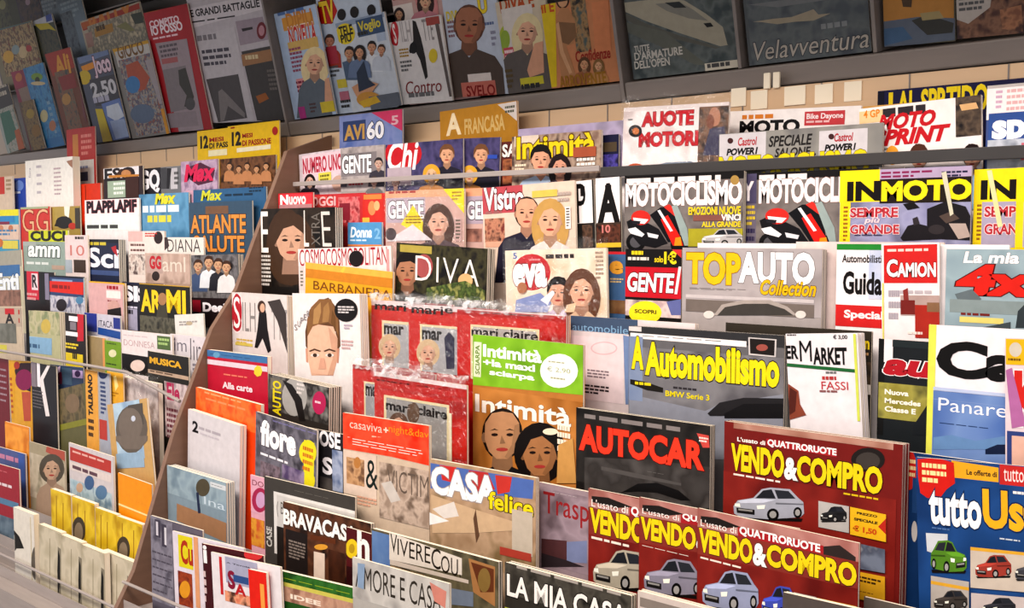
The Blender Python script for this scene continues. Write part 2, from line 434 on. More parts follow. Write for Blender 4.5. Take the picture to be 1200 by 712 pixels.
def build(c):
    root = empty(c.name, c.mw, c.label, c.cat, c.group)
    book_mesh('cover', c.w, c.h, c.th, c.bg, root, c.mw)
    for (pn, _), (V, Fc, mi, specs) in c.parts.items():
        if Fc: link_mesh(pn, V, Fc, [mat(s) for s in specs], mi, parent=root)
    if c.wrap:
        V, Fc = [], []; nx, nz = 10, 12; w2 = c.w + .006; zb, zt = c.h - .14, c.h + .016
        rnd = random.Random(len(c.label)); y0 = -.0022
        for j in range(nz + 1):
            for i in range(nx + 1):
                zz = zb + (zt - zb) * j / nz
                yy = y0 - .0012 * rnd.random() + (.004 if zz > c.h + .004 else 0)
                V.append((-w2 / 2 + w2 * i / nx, yy, zz + (.004 * math.sin(i * 1.9) if j == nz else 0)))
        for j in range(nz):
            for i in range(nx):
                b = j * (nx + 1) + i; Fc.append((b, b + 1, b + nx + 2, b + nx + 1))
        o = link_mesh('plastic_wrap', V, Fc, [FILM], parent=root); o['label'] = 'clear crinkled plastic wrap'
        if c.wrap == 2:
          V, Fc = [], []; nx = 26; rnd = random.Random(len(c.label) + 5)
          prof = ((-.0052, -.006), (-.0058, .004), (-.004, .012), (.000, .016), (.003, .009))
          for i in range(nx + 1):
              for (yy, zz) in prof:
                  V.append((-w2 / 2 + w2 * i / nx, yy + rnd.uniform(-.0010, .0012), c.h + zz * .8 + rnd.uniform(-.0022, .0022)))
          for i in range(nx):
              for k in range(4):
                  b = i * 5 + k; Fc.append((b, b + 5, b + 6, b + 1))
          o = link_mesh('wrap_fold', V, Fc, [FOLD], parent=root); o['label'] = 'crumpled fold of the plastic wrap with painted white glints'
    # further copies behind the front one
    first = None
    rnd = random.Random(len(c.label) * 3)
    for i in range(c.n):
        off = (i + 1) * (c.th + .0007)
        T2 = Matrix.Translation(c.mw.to_3x3() @ Vector((rnd.uniform(-.0009, .0009), off, 0))) @ c.mw
        lab = c.cl or ('further copy of the ' + c.label)
        if first is None:
            first = empty(c.name, T2, lab, c.cat, lab if c.n > 1 else c.group)
            book_mesh('cover', c.w, c.h - .0008, c.th, c.bg, first, T2)
        else:
            r2 = first.copy(); COL.objects.link(r2); r2.matrix_world = T2
            for ch in list(first.children):
                d = ch.copy(); COL.objects.link(d); d.parent = r2
def footprint(c, dy):
    """front and back of a magazine (with its copies) in its row: x range and the two depth lines"""
    rw = ROWS[c.row]; T = c.th + c.n * (c.th + .0007) + .0006
    f = -.0072 if c.wrap else -.0030
    pts = []
    hx = []
    for lx in (-c.w / 2 - (.004 if c.wrap else 0), c.w / 2 + (.004 if c.wrap else 0)):
        for lz in (0, c.h):
            for ly in (f, T):
                P = c.mw @ Vector((lx, ly, lz)); pts.append((P.x, (P - rw.O).dot(-rw.n)))
    x0 = min(p[0] for p in pts) - (.001 if c.n else 0); x1 = max(p[0] for p in pts) + (.001 if c.n else 0)
    ax = c.mw.to_3x3() @ Vector((1, 0, 0)); sl = ax.dot(-rw.n) / max(.2, ax.x)
    cx = sum(p[0] for p in pts) / 8
    C = c.mw @ Vector((0, f, 0)); d0 = (C - rw.O).dot(-rw.n); d1 = d0 + (T - f) * 1.003
    return x0, x1, C.x, d0 + dy, d1 + dy, sl
def divider(c):
    x0, x1 = footprint(c, 0)[:2]; mid = (x0 + x1) / 2; m = DT / 2 + .0015
    if mid < DIVX and x1 > DIVX - m: c.mw = Matrix.Translation((DIVX - m - x1, 0, 0)) @ c.mw
    elif mid >= DIVX and x0 < DIVX + m: c.mw = Matrix.Translation((DIVX + m - x0, 0, 0)) @ c.mw
def settle():
    """keep neighbours of one row from standing in one another: push the rear one back, thin the stack, keep clear of the divider"""
    rows = {}
    for c in ALL: rows.setdefault(c.row, []).append(c)
    for r, lst in rows.items():
        lst.sort(key=lambda c: c.L)
        done = []
        lim = .0335 if r in 'TUV' else ROWS[r].depth - .0029
        for c in lst:
            if r == 'T':
                x0, x1 = footprint(c, 0)[:2]; mid = (x0 + x1) / 2
                for xs in XSEP:
                    if mid < xs and x1 > xs - .0055: c.mw = Matrix.Translation((xs - .0055 - x1, 0, 0)) @ c.mw
                    elif mid >= xs and x0 < xs + .0055: c.mw = Matrix.Translation((xs + .0055 - x0, 0, 0)) @ c.mw
            if r[0] in 'RL': divider(c)
            it, tot = 0, 0.0
            while True:
                x0, x1, cx, f0, b0, sl = footprint(c, 0)
                slide = 0.0
                s = max(0.0, -.0062 - min(f0 + sl * (x0 - cx), f0 + sl * (x1 - cx)))
                for (a0, a1, acx, af, ab, asl) in done:
                    lo, hi = max(x0, a0), min(x1, a1)
                    if lo >= hi: continue
                    if hi - lo < .0075 and it < 4 and r[0] in 'RL' and b0 > af - .03:
                        slide = (hi - lo + .0004) * (1 if (x0 + x1) > (a0 + a1) else -1); continue
                    for xx in (lo, hi):
                        s = max(s, ab + asl * (xx - acx) - (f0 + sl * (xx - cx)))
                back = max(b0 + sl * (x0 - cx), b0 + sl * (x1 - cx)) + s
                if back > lim and c.n > 0: c.n -= 1; continue
                if slide and s <= 1e-5 and it <= 6:
                    it += 1; c.mw = Matrix.Translation((slide, 0, 0)) @ c.mw; divider(c); continue
                if s <= 1e-5 or it > 9: break
                it += 1; tot += s; P = c.mw.translation - EYE
                c.mw = Matrix.Translation(-ROWS[r].n * s + Vector((s * P.x / P.y if r[0] in 'RL' else 0, 0, 0))) @ c.mw
                if r[0] in 'RL': divider(c)
            s = tot
            if back > lim + .0005 or s > .012: LOG.append(('DEEP', r, round(s, 4), round(back, 4), c.label))
            done.append(footprint(c, 0))

def H(*a, **k):
    FIG[0] += 1; FIG[1] = 'portrait'
    _H(*a, **k)
    FIG[1] = None

def CAR(*a, **k):
    FIG[0] += 1; FIG[1] = 'car_picture'
    _CAR(*a, **k)
    FIG[1] = None

def MOTO(*a, **k):
    FIG[0] += 1; FIG[1] = 'rider_picture'
    _MOTO(*a, **k)
    FIG[1] = None
# ================================================================ the room
def structure(o):
    o['kind'] = 'structure'; return o
XL, XR = -3.75, 1.0
structure(boxes('floor', [(-7, -3.5, -.1, 3, 1.72, 0)], M_FLOOR))
structure(boxes('wall_back', [(-7, 1.72, 0, 3, 1.82, 3.0)], M_WALL))
structure(boxes('ceiling', [(-7, -3.5, 3.0, 3, 1.82, 3.1)], M_WALL))
structure(boxes('ceiling_soffit', [(XL, .84, 2.10, XR, 1.15, 3.0)], M_WALL))  # unseen block added to keep the lamps' light off the leaning shelf
# ================================================================ the stepped magazine rack
rack = bpy.data.objects.new('magazine_rack', None); COL.objects.link(rack)
rack['label'] = 'long stepped steel magazine rack with brown divider holding all the magazines'; rack['category'] = 'rack'
DIVX = -1.852
DT = .013
WL = hit((50, 672), Vector((0, .984, 0)), Vector((0, -1, 0))).z
WR = hit((190, 701), Vector((0, .9635, 0)), Vector((0, -1, 0))).z
LOG.append(('DIV', WL - CZ, WR - CZ))
for bay, xa, xb in ((LEFT, XL, DIVX - DT / 2), (RIGHT, DIVX + DT / 2, XR)):
    for i, nm in enumerate(bay):
        r = ROWS[nm]; zl = CZ + r.ledge; yb = r.D + r.depth
        boxes('ledge', [(xa, r.D - .0085, zl - .004, xb, yb, zl), (xa, r.D - .0085, zl, xb, r.D - .007, zl + .02)], M_STEEL, rack)
        zt = (CZ + ROWS[bay[i - 1]].ledge - .004) if i else CZ + .19
        boxes('riser', [(xa, yb - .0025, zl, xb, yb, zt)], M_STEEL if i else M_BEIGE, rack)
    rl = ROWS[bay[-1]]
    boxes('base', [(xa, rl.D + .03, 0, xb, 1.70, .60), (xa, rl.D - .045, .60, xb, 1.70, CZ + rl.ledge - .0045)], M_STEEL, rack)
def on_div(x, y):
    P = hit((x, y), Vector((DIVX, 0, 0)), Vector((1, 0, 0))); return (P.y, P.z)
pts = [(1.470, CZ + .215)] + [on_div(*p) for p in ((335, 177), (276, 338), (247, 385), (203, 505), (187, 560), (156, 668))] + [(.95, CZ - .70), (.95, .6), (1.470, .6)]
LOG.append(('DIV', [(round(a, 3), round(b - CZ, 3)) for a, b in pts]))
prism_x('side_panel', pts, DIVX - DT / 2 + .0005, DIVX + DT / 2 - .0005, M_BROWN, rack)
# back panel above the top row, with joints, and its retaining bars
boxes('back_panel', [(XL, 1.478, CZ - .03, XR, 1.488, CZ + .222)], M_BEIGE, rack)
def bar(name, xa, xb, D, z, h, t, m):
    return boxes(name, [(xa, D - t, CZ + z - h, xb, D, CZ + z)], m, rack, .0008)
xm = hit((704, 207), Vector((0, 1.362, 0)), Vector((0, -1, 0))).x
bar('retaining_bar', DIVX + DT, xm - .002, 1.363, .110, .009, .003, M_STEEL)
bar('retaining_bar', xm, XR, 1.363, .107, .016, .003, M_DARK)
def wire(name, pts, rad, m, parent):
    V, Fc = [], []; n = 8
    for i, p in enumerate(pts):
        p = Vector(p); a = Vector(pts[max(0, i - 1)]); b = Vector(pts[min(len(pts) - 1, i + 1)]); d = (b - a).normalized()
        u = d.cross(Vector((0, 1, 0))).normalized(); v = d.cross(u)
        V += [tuple(p + (u * math.cos(2 * math.pi * k / n) + v * math.sin(2 * math.pi * k / n)) * rad) for k in range(n)]
    for i in range(len(pts) - 1):
        Fc += [(i * n + k, i * n + (k + 1) % n, (i + 1) * n + (k + 1) % n, (i + 1) * n + k) for k in range(n)]
    Fc += [tuple(range(n)), tuple(range(len(V) - 1, len(V) - n - 1, -1))]
    return link_mesh(name, V, Fc, [m], parent=parent)
wire('retaining_wire', [(XL, ROWS['L9'].D - .0115, WL), (DIVX - DT, ROWS['L9'].D - .0115, WL)], .003, M_STEEL, rack)
wire('retaining_wire', [(DIVX + DT, ROWS['R8'].D - .0115, WR), (XR, ROWS['R8'].D - .0115, WR)], .003, M_STEEL, rack)
wire('retaining_wire', [(XL, ROWS['L6'].D - .0115, CZ - .285), (DIVX - .22, ROWS['L6'].D - .0115, CZ - .285), (DIVX - .015, ROWS['L6'].D - .0115, CZ - .325)], .0035, M_STEEL, rack)
for i in range(34):
    x = XL + .3 + i * .13
    if x > XR - .05: break
    boxes('panel_joint', [(x, 1.4768, CZ + .12, x + .002, 1.478, CZ + .222)], M_FRAME, rack)
for (pxx, pyy) in ((900, 95), (911, 94)):
    P = hit((pxx, pyy), Vector((0, 1.478, 0)), Vector((0, -1, 0)))
    boxes('shelf_clip', [(P.x - .0055, 1.4735, P.z - .012, P.x + .0055, 1.478, P.z + .012)], M_CLIP, rack, .001)
for (pxx, pyy, ww) in ((866, 114, .013), (890, 117, .014), (932, 112, .017), (966, 110, .014), (1000, 107, .013)):
    P = hit((pxx, pyy), Vector((0, 1.478, 0)), Vector((0, -1, 0)))
    boxes('price_ticket', [(P.x - ww, 1.476, P.z - .014, P.x + ww, 1.478, P.z + .014)], M_CLIP, rack)
# ================================================================ the leaning display shelf above
t = ROWS['T']
sh = bpy.data.objects.new('display_shelf', None); COL.objects.link(sh)
sh['label'] = 'grey leaning display shelf running above the stepped rack'; sh['category'] = 'shelf'
TM = Matrix(((1, 0, 0, 0), (0, -t.n.y, t.v.y, t.O.y), (0, -t.n.z, t.v.z, t.O.z), (0, 0, 0, 1)))    # local x along, y into the board, z up the board
sh.matrix_world = TM
def fr(x0, x1, y0, y1, z0, z1, nm, m, bv=.001): return boxes(nm, [(x0, y0, z0, x1, y1, z1)], m, sh, bv)
BK = .125
fr(XL, XR, BK, BK + .012, -.03, .75, 'back_board', M_BACK)
def tx(x, y): return hit((x, y), t.O, t.n).x
for k in (1, 2): fr(XL, XR, .0345 * k, BK, TIER[k] - .004, TIER[k], 'tier_ledge', M_FRAME, 0)
XB = [XL, tx(341, 140), tx(735, 100), XR]
for i in range(3):
    fr(XB[i] + .004, XB[i + 1] - .004, -.014, BK, -.034, -.002, 'shelf_lip', M_FRAME, .003)
for x in XB[1:3]:
    fr(x - .0035, x + .0035, -.016, BK, -.036, .6, 'upright', M_FRAME, .001)
XSEP = XB[1:3] + [tx(871, 82), tx(1029, 62)]
for x in XSEP[2:]:
    fr(x - .003, x + .003, -.010, BK, -.001, .6, 'separator', M_FRAME, .001)
# ================================================================ magazines on the leaning shelf
PIC = '#6a5a48|#b8956c|#3a4a52|40'
Z('A2')
M('T', 1, (58, 62), (228, 20), '#b9cbe0', 'weekly with blonde portrait and red title, first beside the shelf upright', n=0)
L(70, 42, 225, 60, 1, '#5f7fae'); R(90, 80, 225, 105, '#d9a14a'); T('DIPIU', 105, 62, 222, 100, '#c88a3c', p='headline')
T('NOVELLA', 112, 118, 238, 175, '#c8302c', sh=.2, out='#f0e2d0'); R(115, 180, 245, 196, '#d8b870'); L(120, 205, 190, 300, 6, '#a05a70')
R(150, 330, 225, 400, '#e0a0a0'); L(150, 340, 222, 400, 4, '#8a2a4a'); H(228, 262, 95, '#e0b496', '#e8d6a8', 'long', '#6d7780', .7)
G([(270, 330), (290, 320), (305, 420), (270, 425)], '#d8aa8c'); R(250, 425, 335, 458, '#d7c340'); R(160, 445, 196, 490, '#b04488'); L(205, 430, 240, 470, 3, '#604848')
M('T', 3, (243, -20), (520, -75), '#c9d4df', 'television weekly with red and yellow emblem behind the group of friends', w=.20)
E(292, 45, 45, 62, '#c0271f', 'badge', n=6); T('TV', 258, 10, 332, 88, '#f2cf3a', b=.02, out='#7a1a10'); H(305, 170, 46, '#c48a70', '#4a3226', 'short', '#b04030'); R(290, 195, 345, 260, '#b44050')
E(355, 60, 18, 24, '#2a2422', p='cover_picture'); E(408, 50, 18, 24, '#2a2422'); E(478, 42, 18, 24, '#2a2422'); L(300, 275, 350, 320, 3, '#666'); R(335, 330, 380, 360, '#d5c64a'); R(345, 380, 390, 410, '#c07a8a'); L(350, 415, 400, 450, 2, '#444')
M('T', 1, (328, 98), (530, 48), '#cfd6dc', 'weekly with four friends sitting together under yellow title badge')
R(328, 98, 530, 70, '#9aa9bc'); R(480, 50, 540, 165, '#b5c3d4'); E(370, 140, 40, 44, '#e3cf32', 'badge'); T('TELE', 340, 112, 404, 140, '#2d2a20', b=.02); T('PIU', 348, 146, 398, 170, '#2d2a20', b=.02)
R(412, 85, 535, 130, '#4a607e'); T('Voglio', 420, 92, 520, 122, '#e0d048', p='headline'); L(420, 135, 470, 150, 1, '#3a3a30')
for a in ((480, 195, 42, '#d0a080', '#2a2220', 'short', '#dfe3e6'), (520, 205, 36, '#d0a080', '#503828', 'short', '#c9d0d8'), (388, 220, 46, '#c99a78', '#3a2a20', 'short', '#5a6e86'), (432, 215, 44, '#d6a684', '#2c201a', 'long', '#7486a2')): H(*a)
G([(400, 360), (450, 330), (510, 345), (480, 385), (420, 400)], '#d3a37f'); G([(420, 300), (450, 250), (470, 330), (500, 350), (430, 380)], '#3a4658'); E(470, 410, 50, 32, '#cf9c4a'); R(470, 400, 610, 450, '#6d737c'); G([(430, 420), (500, 395), (520, 420), (450, 445)], '#d7b23a')
M('T', 3, (528, -90), (735, -120), '#c9a8a0', 'weekly with pink picture peeping above the white fashion weekly', w=.20)
R(540, 30, 640, 90, '#e0d6cc'); H(575, 60, 40, '#caa080', '#3c3030', 'long', '#8a5560'); G([(640, 0), (730, -20), (740, 60), (660, 75)], '#cf8f8c'); H(685, 5, 60, '#d8b090', '#402a22', 'long', '#c88a90'); L(545, -30, 640, -5, 2, '#8a3030')
M('T', 1, (536, 96), (752, 62), '#dedad6', 'white fashion weekly with slim dark figure and red handwritten line')
T('S', 545, 95, 580, 190, '#b8202c', p='title', b=.0); E(562, 140, 17, 50, '#c33a42', 'title'); T('S', 550, 100, 574, 180, '#efe6e2'); T('ILH', 582, 92, 635, 170, '#b0aaa8', b=0.0); T('TTE', 672, 82, 728, 165, '#9a9492', b=0.0)
G([(636, 85), (650, 90), (672, 160), (690, 240), (700, 320), (690, 330), (668, 250), (650, 215), (626, 222), (622, 210), (640, 170)], '#2c2624'); E(640, 200, 16, 24, '#1e1a1a')
E(722, 232, 18, 30, '#d8c33c', 'badge'); R(690, 75, 750, 100, '#a8544c'); L(580, 205, 625, 240, 3, '#b09040'); L(585, 255, 640, 300, 3, '#777'); T('Contro', 605, 340, 760, 380, '#8c2f30', p='headline', sh=.2, b=0); L(620, 388, 740, 410, 1, '#777'); G([(730, 100), (745, 98), (800, 400), (790, 402)], '#6e6460')
M('T', 2, (752, -12), (975, -48), '#c5cdd8', 'weekly with bald smiling man in brown shirt')
T('DIVU', 770, 50, 835, 85, '#d8c440', b=.02); T('U', 900, -5, 945, 55, '#e4cc38', b=.03, out='#5a4c18'); L(930, 95, 985, 110, 1, '#6a7a9c'); L(775, 90, 830, 160, 4, '#8c6a70'); L(955, 130, 985, 200, 3, '#99a')
H(868, 105, 150, '#a9765a', '#6a4a3a', 'bald', '#5d4f46', .95); R(862, 310, 962, 335, '#e2d8d0', 'headline'); R(835, 345, 985, 405, '#c97a6a', 'headline'); T('SVELO', 855, 358, 980, 396, '#8f2420', p='headline')
M('T', 2, (985, 12), (1190, -30), '#cfc4ae', 'weekly with pensive blonde portrait, between bald man and yellow spined weekly')
T('DIVA E', 1000, -10, 1150, 30, '#b65a2c', b=.02); E(1028, 165, 26, 60, '#a9b848', 'badge'); R(1010, 40, 1190, 380, '#d6d0c8'); E(1028, 165, 20, 40, '#98b04a', 'badge'); R(1020, 200, 1075, 280, '#c85a68', 'badge'); L(1025, 210, 1070, 270, 3, '#f0d8d8'); H(1120, 130, 110, '#dcb094', '#ddd0a6', 'long', '#6c6560'); G([(1150, 180), (1185, 170), (1190, 300), (1130, 320), (1120, 290)], '#d6a688'); R(1090, 325, 1190, 345, '#cbc340'); L(1095, 350, 1190, 375, 1, '#3a3a38'); L(1020, 290, 1070, 370, 4, '#6a5a3a')
Z('A3')
M('T', 1, (118, 22), (408, -30), '#c98d64', 'orange cover with yellow spine and large standing figure')
G([(118, 22), (180, 10), (186, 358), (158, 362)], '#d9c02a', 'printed_panel'); T('CHI E', 70, 20, 176, 48, '#c8602c', b=.02, p='headline')
R(240, 0, 330, 210, '#5d6a66|#a88a62|#3a3a38|60'); E(210, 0, 28, 36, '#4a3424'); E(210, 4, 20, 26, '#cfa27c')
G([(188, 60), (205, 30), (235, 35), (262, 90), (270, 130), (255, 180), (225, 190), (240, 235), (265, 310), (205, 320), (190, 200), (182, 140)], '#b98a62'); G([(190, 90), (262, 95), (268, 150), (235, 185), (195, 170)], '#8a6a4c')
G([(182, 100), (194, 90), (214, 210), (250, 300), (238, 306), (200, 220)], '#d0a57e'); G([(330, 10), (400, 0), (412, 210), (345, 215)], '#d08c62'); T('Confidenze', 260, 212, 410, 240, '#a03a2a', p='headline', sh=.1); H(300, 265, 44, '#cfa07a', '#6a4a30', 'long', '#a06a48'); H(360, 270, 40, '#d5aa84', '#8a6a40', 'long', '#b88a58'); T('ARROVENTE', 195, 315, 395, 345, '#a0762a', p='headline')
M('T', 0, (462, -70), (925, -140), '#5a6162', 'boating magazine with white motor yacht on grey water', w=.203)
R(470, -60, 960, 330, '#59605e|#6f7674|#4c5556|30'); G([(470, 10), (640, -10), (720, 0), (810, 55), (880, 110), (900, 185), (870, 190), (700, 135), (560, 85), (470, 45)], '#a9a492'); G([(470, 50), (560, 95), (700, 145), (870, 195), (850, 200), (680, 160), (540, 115), (472, 75)], '#6a6a62')
G([(600, 15), (700, 5), (760, 40), (820, 85), (740, 75), (650, 45)], '#8b8a80'); G([(640, 10), (700, 5), (730, 30), (680, 32)], '#3c4040'); G([(800, 95), (830, 92), (842, 108), (815, 112)], '#2c2e2e'); G([(480, 90), (640, 130), (820, 270), (760, 265), (620, 190), (480, 130)], '#6f7269')
T('TUTTE', 512, 190, 578, 208, '#c9c6bc', p='headline'); T("D'ARMATURE", 512, 216, 715, 224, '#c9c6bc', p='headline'); T("DELL'OPEN", 512, 252, 662, 268, '#c9c6bc', p='headline'); R(805, 262, 945, 285, '#cfc9b8', 'printed_panel'); L(815, 264, 940, 280, 1, '#555')
Z('A4')
M('T', 0, (25, -130), (575, -200), '#63686a', 'grey sailing magazine with pale slanted title along its foot', w=.197)
R(40, -100, 600, 260, '#5c6266|#6e7474|#555a60|25'); G([(80, 90), (160, 78), (240, 70), (330, 38), (350, 60), (400, 55), (330, 85), (250, 90), (180, 100), (120, 92)], '#a39a86'); G([(60, 20), (200, 0), (340, -20), (420, -18), (380, 0), (180, 30)], '#7d8080'); L(360, 100, 560, 112, 1, '#8c9090')
T('Velavventura', 80, 178, 560, 195, '#b3ada2', sh=.25, b=.0, out='#474b50')
M('T', 1, (612, -160), (910, -200), '#6d6a58', 'boating cover with small speedboat under ochre sky')
G([(612, 0), (910, -30), (910, 75), (760, 70), (620, 90)], '#b98a4e'); G([(612, 90), (760, 70), (915, 75), (915, 165), (615, 200)], '#6c7480'); G([(615, 120), (700, 110), (740, 160), (620, 190)], '#56708c'); G([(735, 85), (800, 60), (910, 95), (905, 135), (800, 145)], '#4c4c48'); G([(770, 55), (850, 45), (870, 75), (780, 85)], '#a5976f'); G([(690, -20), (740, -30), (735, 30), (700, 28)], '#5b4c3c')
M('T', 0, (915, -190), (1260, -240), '#6e5248', 'cover of mottled red rocks with white note panel, at the shelf end')
R(915, -100, 1260, 170, '#5c4640|#8d6d5a|#4a3c3c|50'); G([(915, -20), (1070, -40), (1060, 30), (970, 98), (920, 80)], '#b9b2aa'); L(930, -10, 1040, 45, 3, '#666'); G([(1100, 40), (1190, 20), (1195, 130), (1110, 120)], '#86604e|#a77c60|#5d4640|60')
# ---- left bay of the leaning shelf
Z('A1')
M('T', 2, (590, 55), (770, 15), '#b02730', 'red and white partwork with grey framed picture, beside the grey booklet')
R(590, 55, 770, 175, '#b32832'); T('COMPITO', 612, 88, 740, 92, '#f0dce0', p='headline', b=.02); T('IO POSSO', 618, 112, 755, 124, '#f5e6ea', b=.02); L(630, 158, 765, 146, 1, '#f0d0d6'); L(600, 40, 660, 52, 1, '#e8a050'); G([(640, 180), (770, 160), (840, 535), (740, 552)], '#a89a9e', 'printed_panel'); L(655, 190, 740, 235, 3, '#6a5f66'); R(665, 245, 735, 256, '#b06a6a'); G([(670, 290), (765, 270), (800, 445), (705, 465)], '#8e8688', 'printed_panel'); G([(735, 290), (765, 280), (800, 400), (790, 450), (760, 440), (770, 395), (740, 350)], '#4c4a44'); E(785, 430, 20, 26, '#5c5a5a'); R(690, 470, 820, 520, '#9c9094')
M('T', 2, (745, -60), (1060, -120), '#c5bfc2', 'battle history partwork with white booklet and dark panel')
G([(750, 40), (1062, -25), (1072, 40), (772, 120)], '#d8d2d4', 'printed_panel'); T('LE GRANDI BATTAGLIE', 758, 45, 1062, 30, '#2c2628', b=.015); L(770, 98, 1060, 44, 1, '#3a3436', 'headline'); G([(960, 90), (1072, 70), (1098, 165), (980, 190)], '#a79aa2', 'printed_panel'); E(1068, 128, 20, 36, '#7c2a34', 'badge'); E(1068, 128, 12, 22, '#c09098', 'badge'); G([(985, 120), (1030, 112), (1032, 122), (990, 132)], '#3c3638')
G([(775, 160), (955, 110), (1042, 500), (880, 515)], '#c9c4c6', 'printed_panel'); L(800, 150, 935, 175, 1, '#8a8488'); L(820, 210, 950, 275, 3, '#55505a'); G([(840, 330), (972, 308), (1010, 490), (890, 508)], '#5d5858'); G([(890, 380), (905, 370), (935, 400), (1000, 470), (1000, 490), (930, 440), (915, 500), (900, 505)], '#8a8482'); G([(985, 215), (1112, 190), (1190, 515), (1050, 500)], '#4f4b48', 'printed_panel'); G([(985, 228), (1108, 204), (1112, 252), (992, 276)], '#a8805a', 'printed_panel'); L(1000, 232, 1080, 255, 1, '#d8c8a0'); L(1090, 290, 1150, 380, 5, '#77706a'); G([(1045, 400), (1085, 385), (1100, 410), (1060, 430)], '#a8682c')
M('T', 1, (460, 205), (612, 165), '#8c8a86', 'childrens magazine with yellow top band and crowded cartoon-like colours')
G([(462, 200), (610, 160), (622, 190), (478, 232)], '#c9a02c', 'printed_panel'); R(475, 215, 630, 245, '#c2bfb8'); T('GIOCO', 480, 190, 600, 220, '#7c5a20', p='headline'); R(490, 250, 720, 540, '#7c8a9a|#b0a08c|#5d6a80|#9a6a5a|70'); G([(520, 270), (570, 250), (620, 320), (600, 370), (540, 380)], '#b05c40'); E(550, 350, 30, 36, '#4a84b4'); G([(600, 250), (640, 240), (700, 420), (660, 430)], '#a8a0a2'); R(665, 450, 730, 550, '#d39a2c'); E(590, 470, 50, 40, '#6a7a90')
M('T', 0, (315, 240), (448, 205), '#5a6070', 'puzzle magazine with white lettering and pale blue robot figure')
G([(318, 235), (445, 205), (450, 225), (330, 265)], '#7788a8', 'printed_panel'); G([(335, 275), (400, 250), (402, 275), (345, 300)], '#d8952a', 'printed_panel'); T('Joco', 375, 235, 470, 315, '#dcc6d0', b=.02, out='#5a1a38'); E(350, 320, 26, 30, '#c8b02c'); R(370, 330, 500, 420, '#4a4a50'); T('2,50', 370, 345, 490, 395, '#c9c9cc', p='headline', b=.02); L(385, 405, 500, 425, 1, '#b0b0c0'); G([(420, 430), (510, 400), (555, 560), (470, 580)], '#6f86b8', 'printed_panel'); G([(440, 440), (490, 425), (515, 480), (480, 500), (445, 480)], '#c9d2dc'); G([(455, 500), (520, 490), (545, 560), (480, 575)], '#9fb0cc'); G([(395, 450), (425, 450), (468, 590), (430, 600)], '#cdbb32', 'printed_panel')
M('U', 1, (330, 90), (575, 5), '#b5ac98', 'pale cover with orange red headline strip, leaning above the puzzle magazine')
G([(335, 100), (575, 12), (580, 42), (345, 128)], '#a8402c', 'printed_panel'); G([(335, 95), (400, 75), (405, 100), (345, 122)], '#b8662c', 'printed_panel'); T('RALLY', 360, 62, 560, 95, '#c8843c', p='headline', b=.02); R(360, 110, 640, 200, '#b0a890|#807c70|#c4b89c|50'); G([(390, 120), (465, 95), (470, 130), (395, 155)], '#b08840', 'printed_panel'); L(395, 110, 460, 130, 1, '#5a4420'); G([(350, 140), (380, 130), (390, 190), (365, 198)], '#a8887c'); G([(540, 60), (600, 45), (610, 90), (560, 100)], '#4c5248'); G([(480, 110), (520, 90), (560, 125), (540, 130)], '#8c8a60')
M('U', 2, (235, 20), (330, -15), '#7a8a94', 'pale blue grey cover standing high beside the orange headline strip')
L(245, 15, 330, 70, 4, '#98a8b0', 'small_print'); R(240, 60, 340, 230, '#55606a|#6c7880|#404a52|40')
M('U', 1, (120, 95), (210, 55), '#4c5448', 'dark green cover with yellow bird shape and white top corner')
G([(90, 100), (210, 55), (218, 90), (180, 100), (105, 112)], '#c6cad0', 'printed_panel'); G([(185, 62), (208, 56), (214, 84), (190, 92)], '#4a5ea8', 'printed_panel'); G([(140, 100), (195, 95), (240, 135), (225, 160), (190, 150)], '#c2b428'); G([(120, 130), (200, 120), (350, 160), (350, 215), (240, 220), (150, 240)], '#3f463c|#5c5a44|#2f3634|50')
M('U', 0, (-40, 130), (128, 85), '#8c8468', 'ochre cover crowded with small figures at the far shelf end')
G([(-40, 130), (125, 88), (135, 110), (-30, 152)], '#4c7a80', 'printed_panel'); R(-20, 130, 175, 290, '#9a8a62|#b8a078|#6c6450|#8a5a48|70'); E(95, 215, 18, 26, '#c8b48c'); E(35, 235, 22, 26, '#d0a848'); E(65, 205, 16, 20, '#90a0a0'); E(120, 200, 12, 14, '#a83a3a')
M('V', 0, (60, -20), (150, -50), '#4b4250', 'dark violet cover on the highest tier'); R(60, -40, 180, 90, '#4a4250|#6a5648|#33303a|40'); E(115, 8, 10, 14, '#b09aa8')
M('V', 1, (-60, 20), (60, -20), '#55583c', 'dark olive cover on the highest tier, at the photo edge'); R(-60, -20, 60, 120, '#4a5034|#6c6c4a|#34382c|40'); E(10, 20, 14, 20, '#a8a878')
M('V', 0, (150, -60), (300, -110), '#5e6a78', 'blue grey cover on the highest tier beside the violet one'); R(150, -80, 320, 60, '#6a7a86|#7c8a92|#505c68|30'); L(165, -10, 240, 40, 4, '#94a2aa')
M('T', 0, (185, 225), (288, 195), '#7a4a34', 'red topped comic with orange flame lettering')
G([(185, 225), (288, 195), (315, 275), (220, 315)], '#a8402c', 'printed_panel'); T('Ali', 215, 235, 300, 300, '#d09a3a', b=.02, sh=.1); R(225, 300, 345, 540, '#6a6a58|#8a6650|#4c5450|60'); G([(240, 320), (305, 300), (320, 360), (260, 375)], '#8e3a34'); G([(290, 200), (320, 300), (345, 480), (360, 510), (325, 300)], '#7c4a50'); E(275, 410, 18, 24, '#b08a50')
M('T', 1, (92, 285), (175, 258), '#3c7aa8', 'bright blue comic with small palm tree')
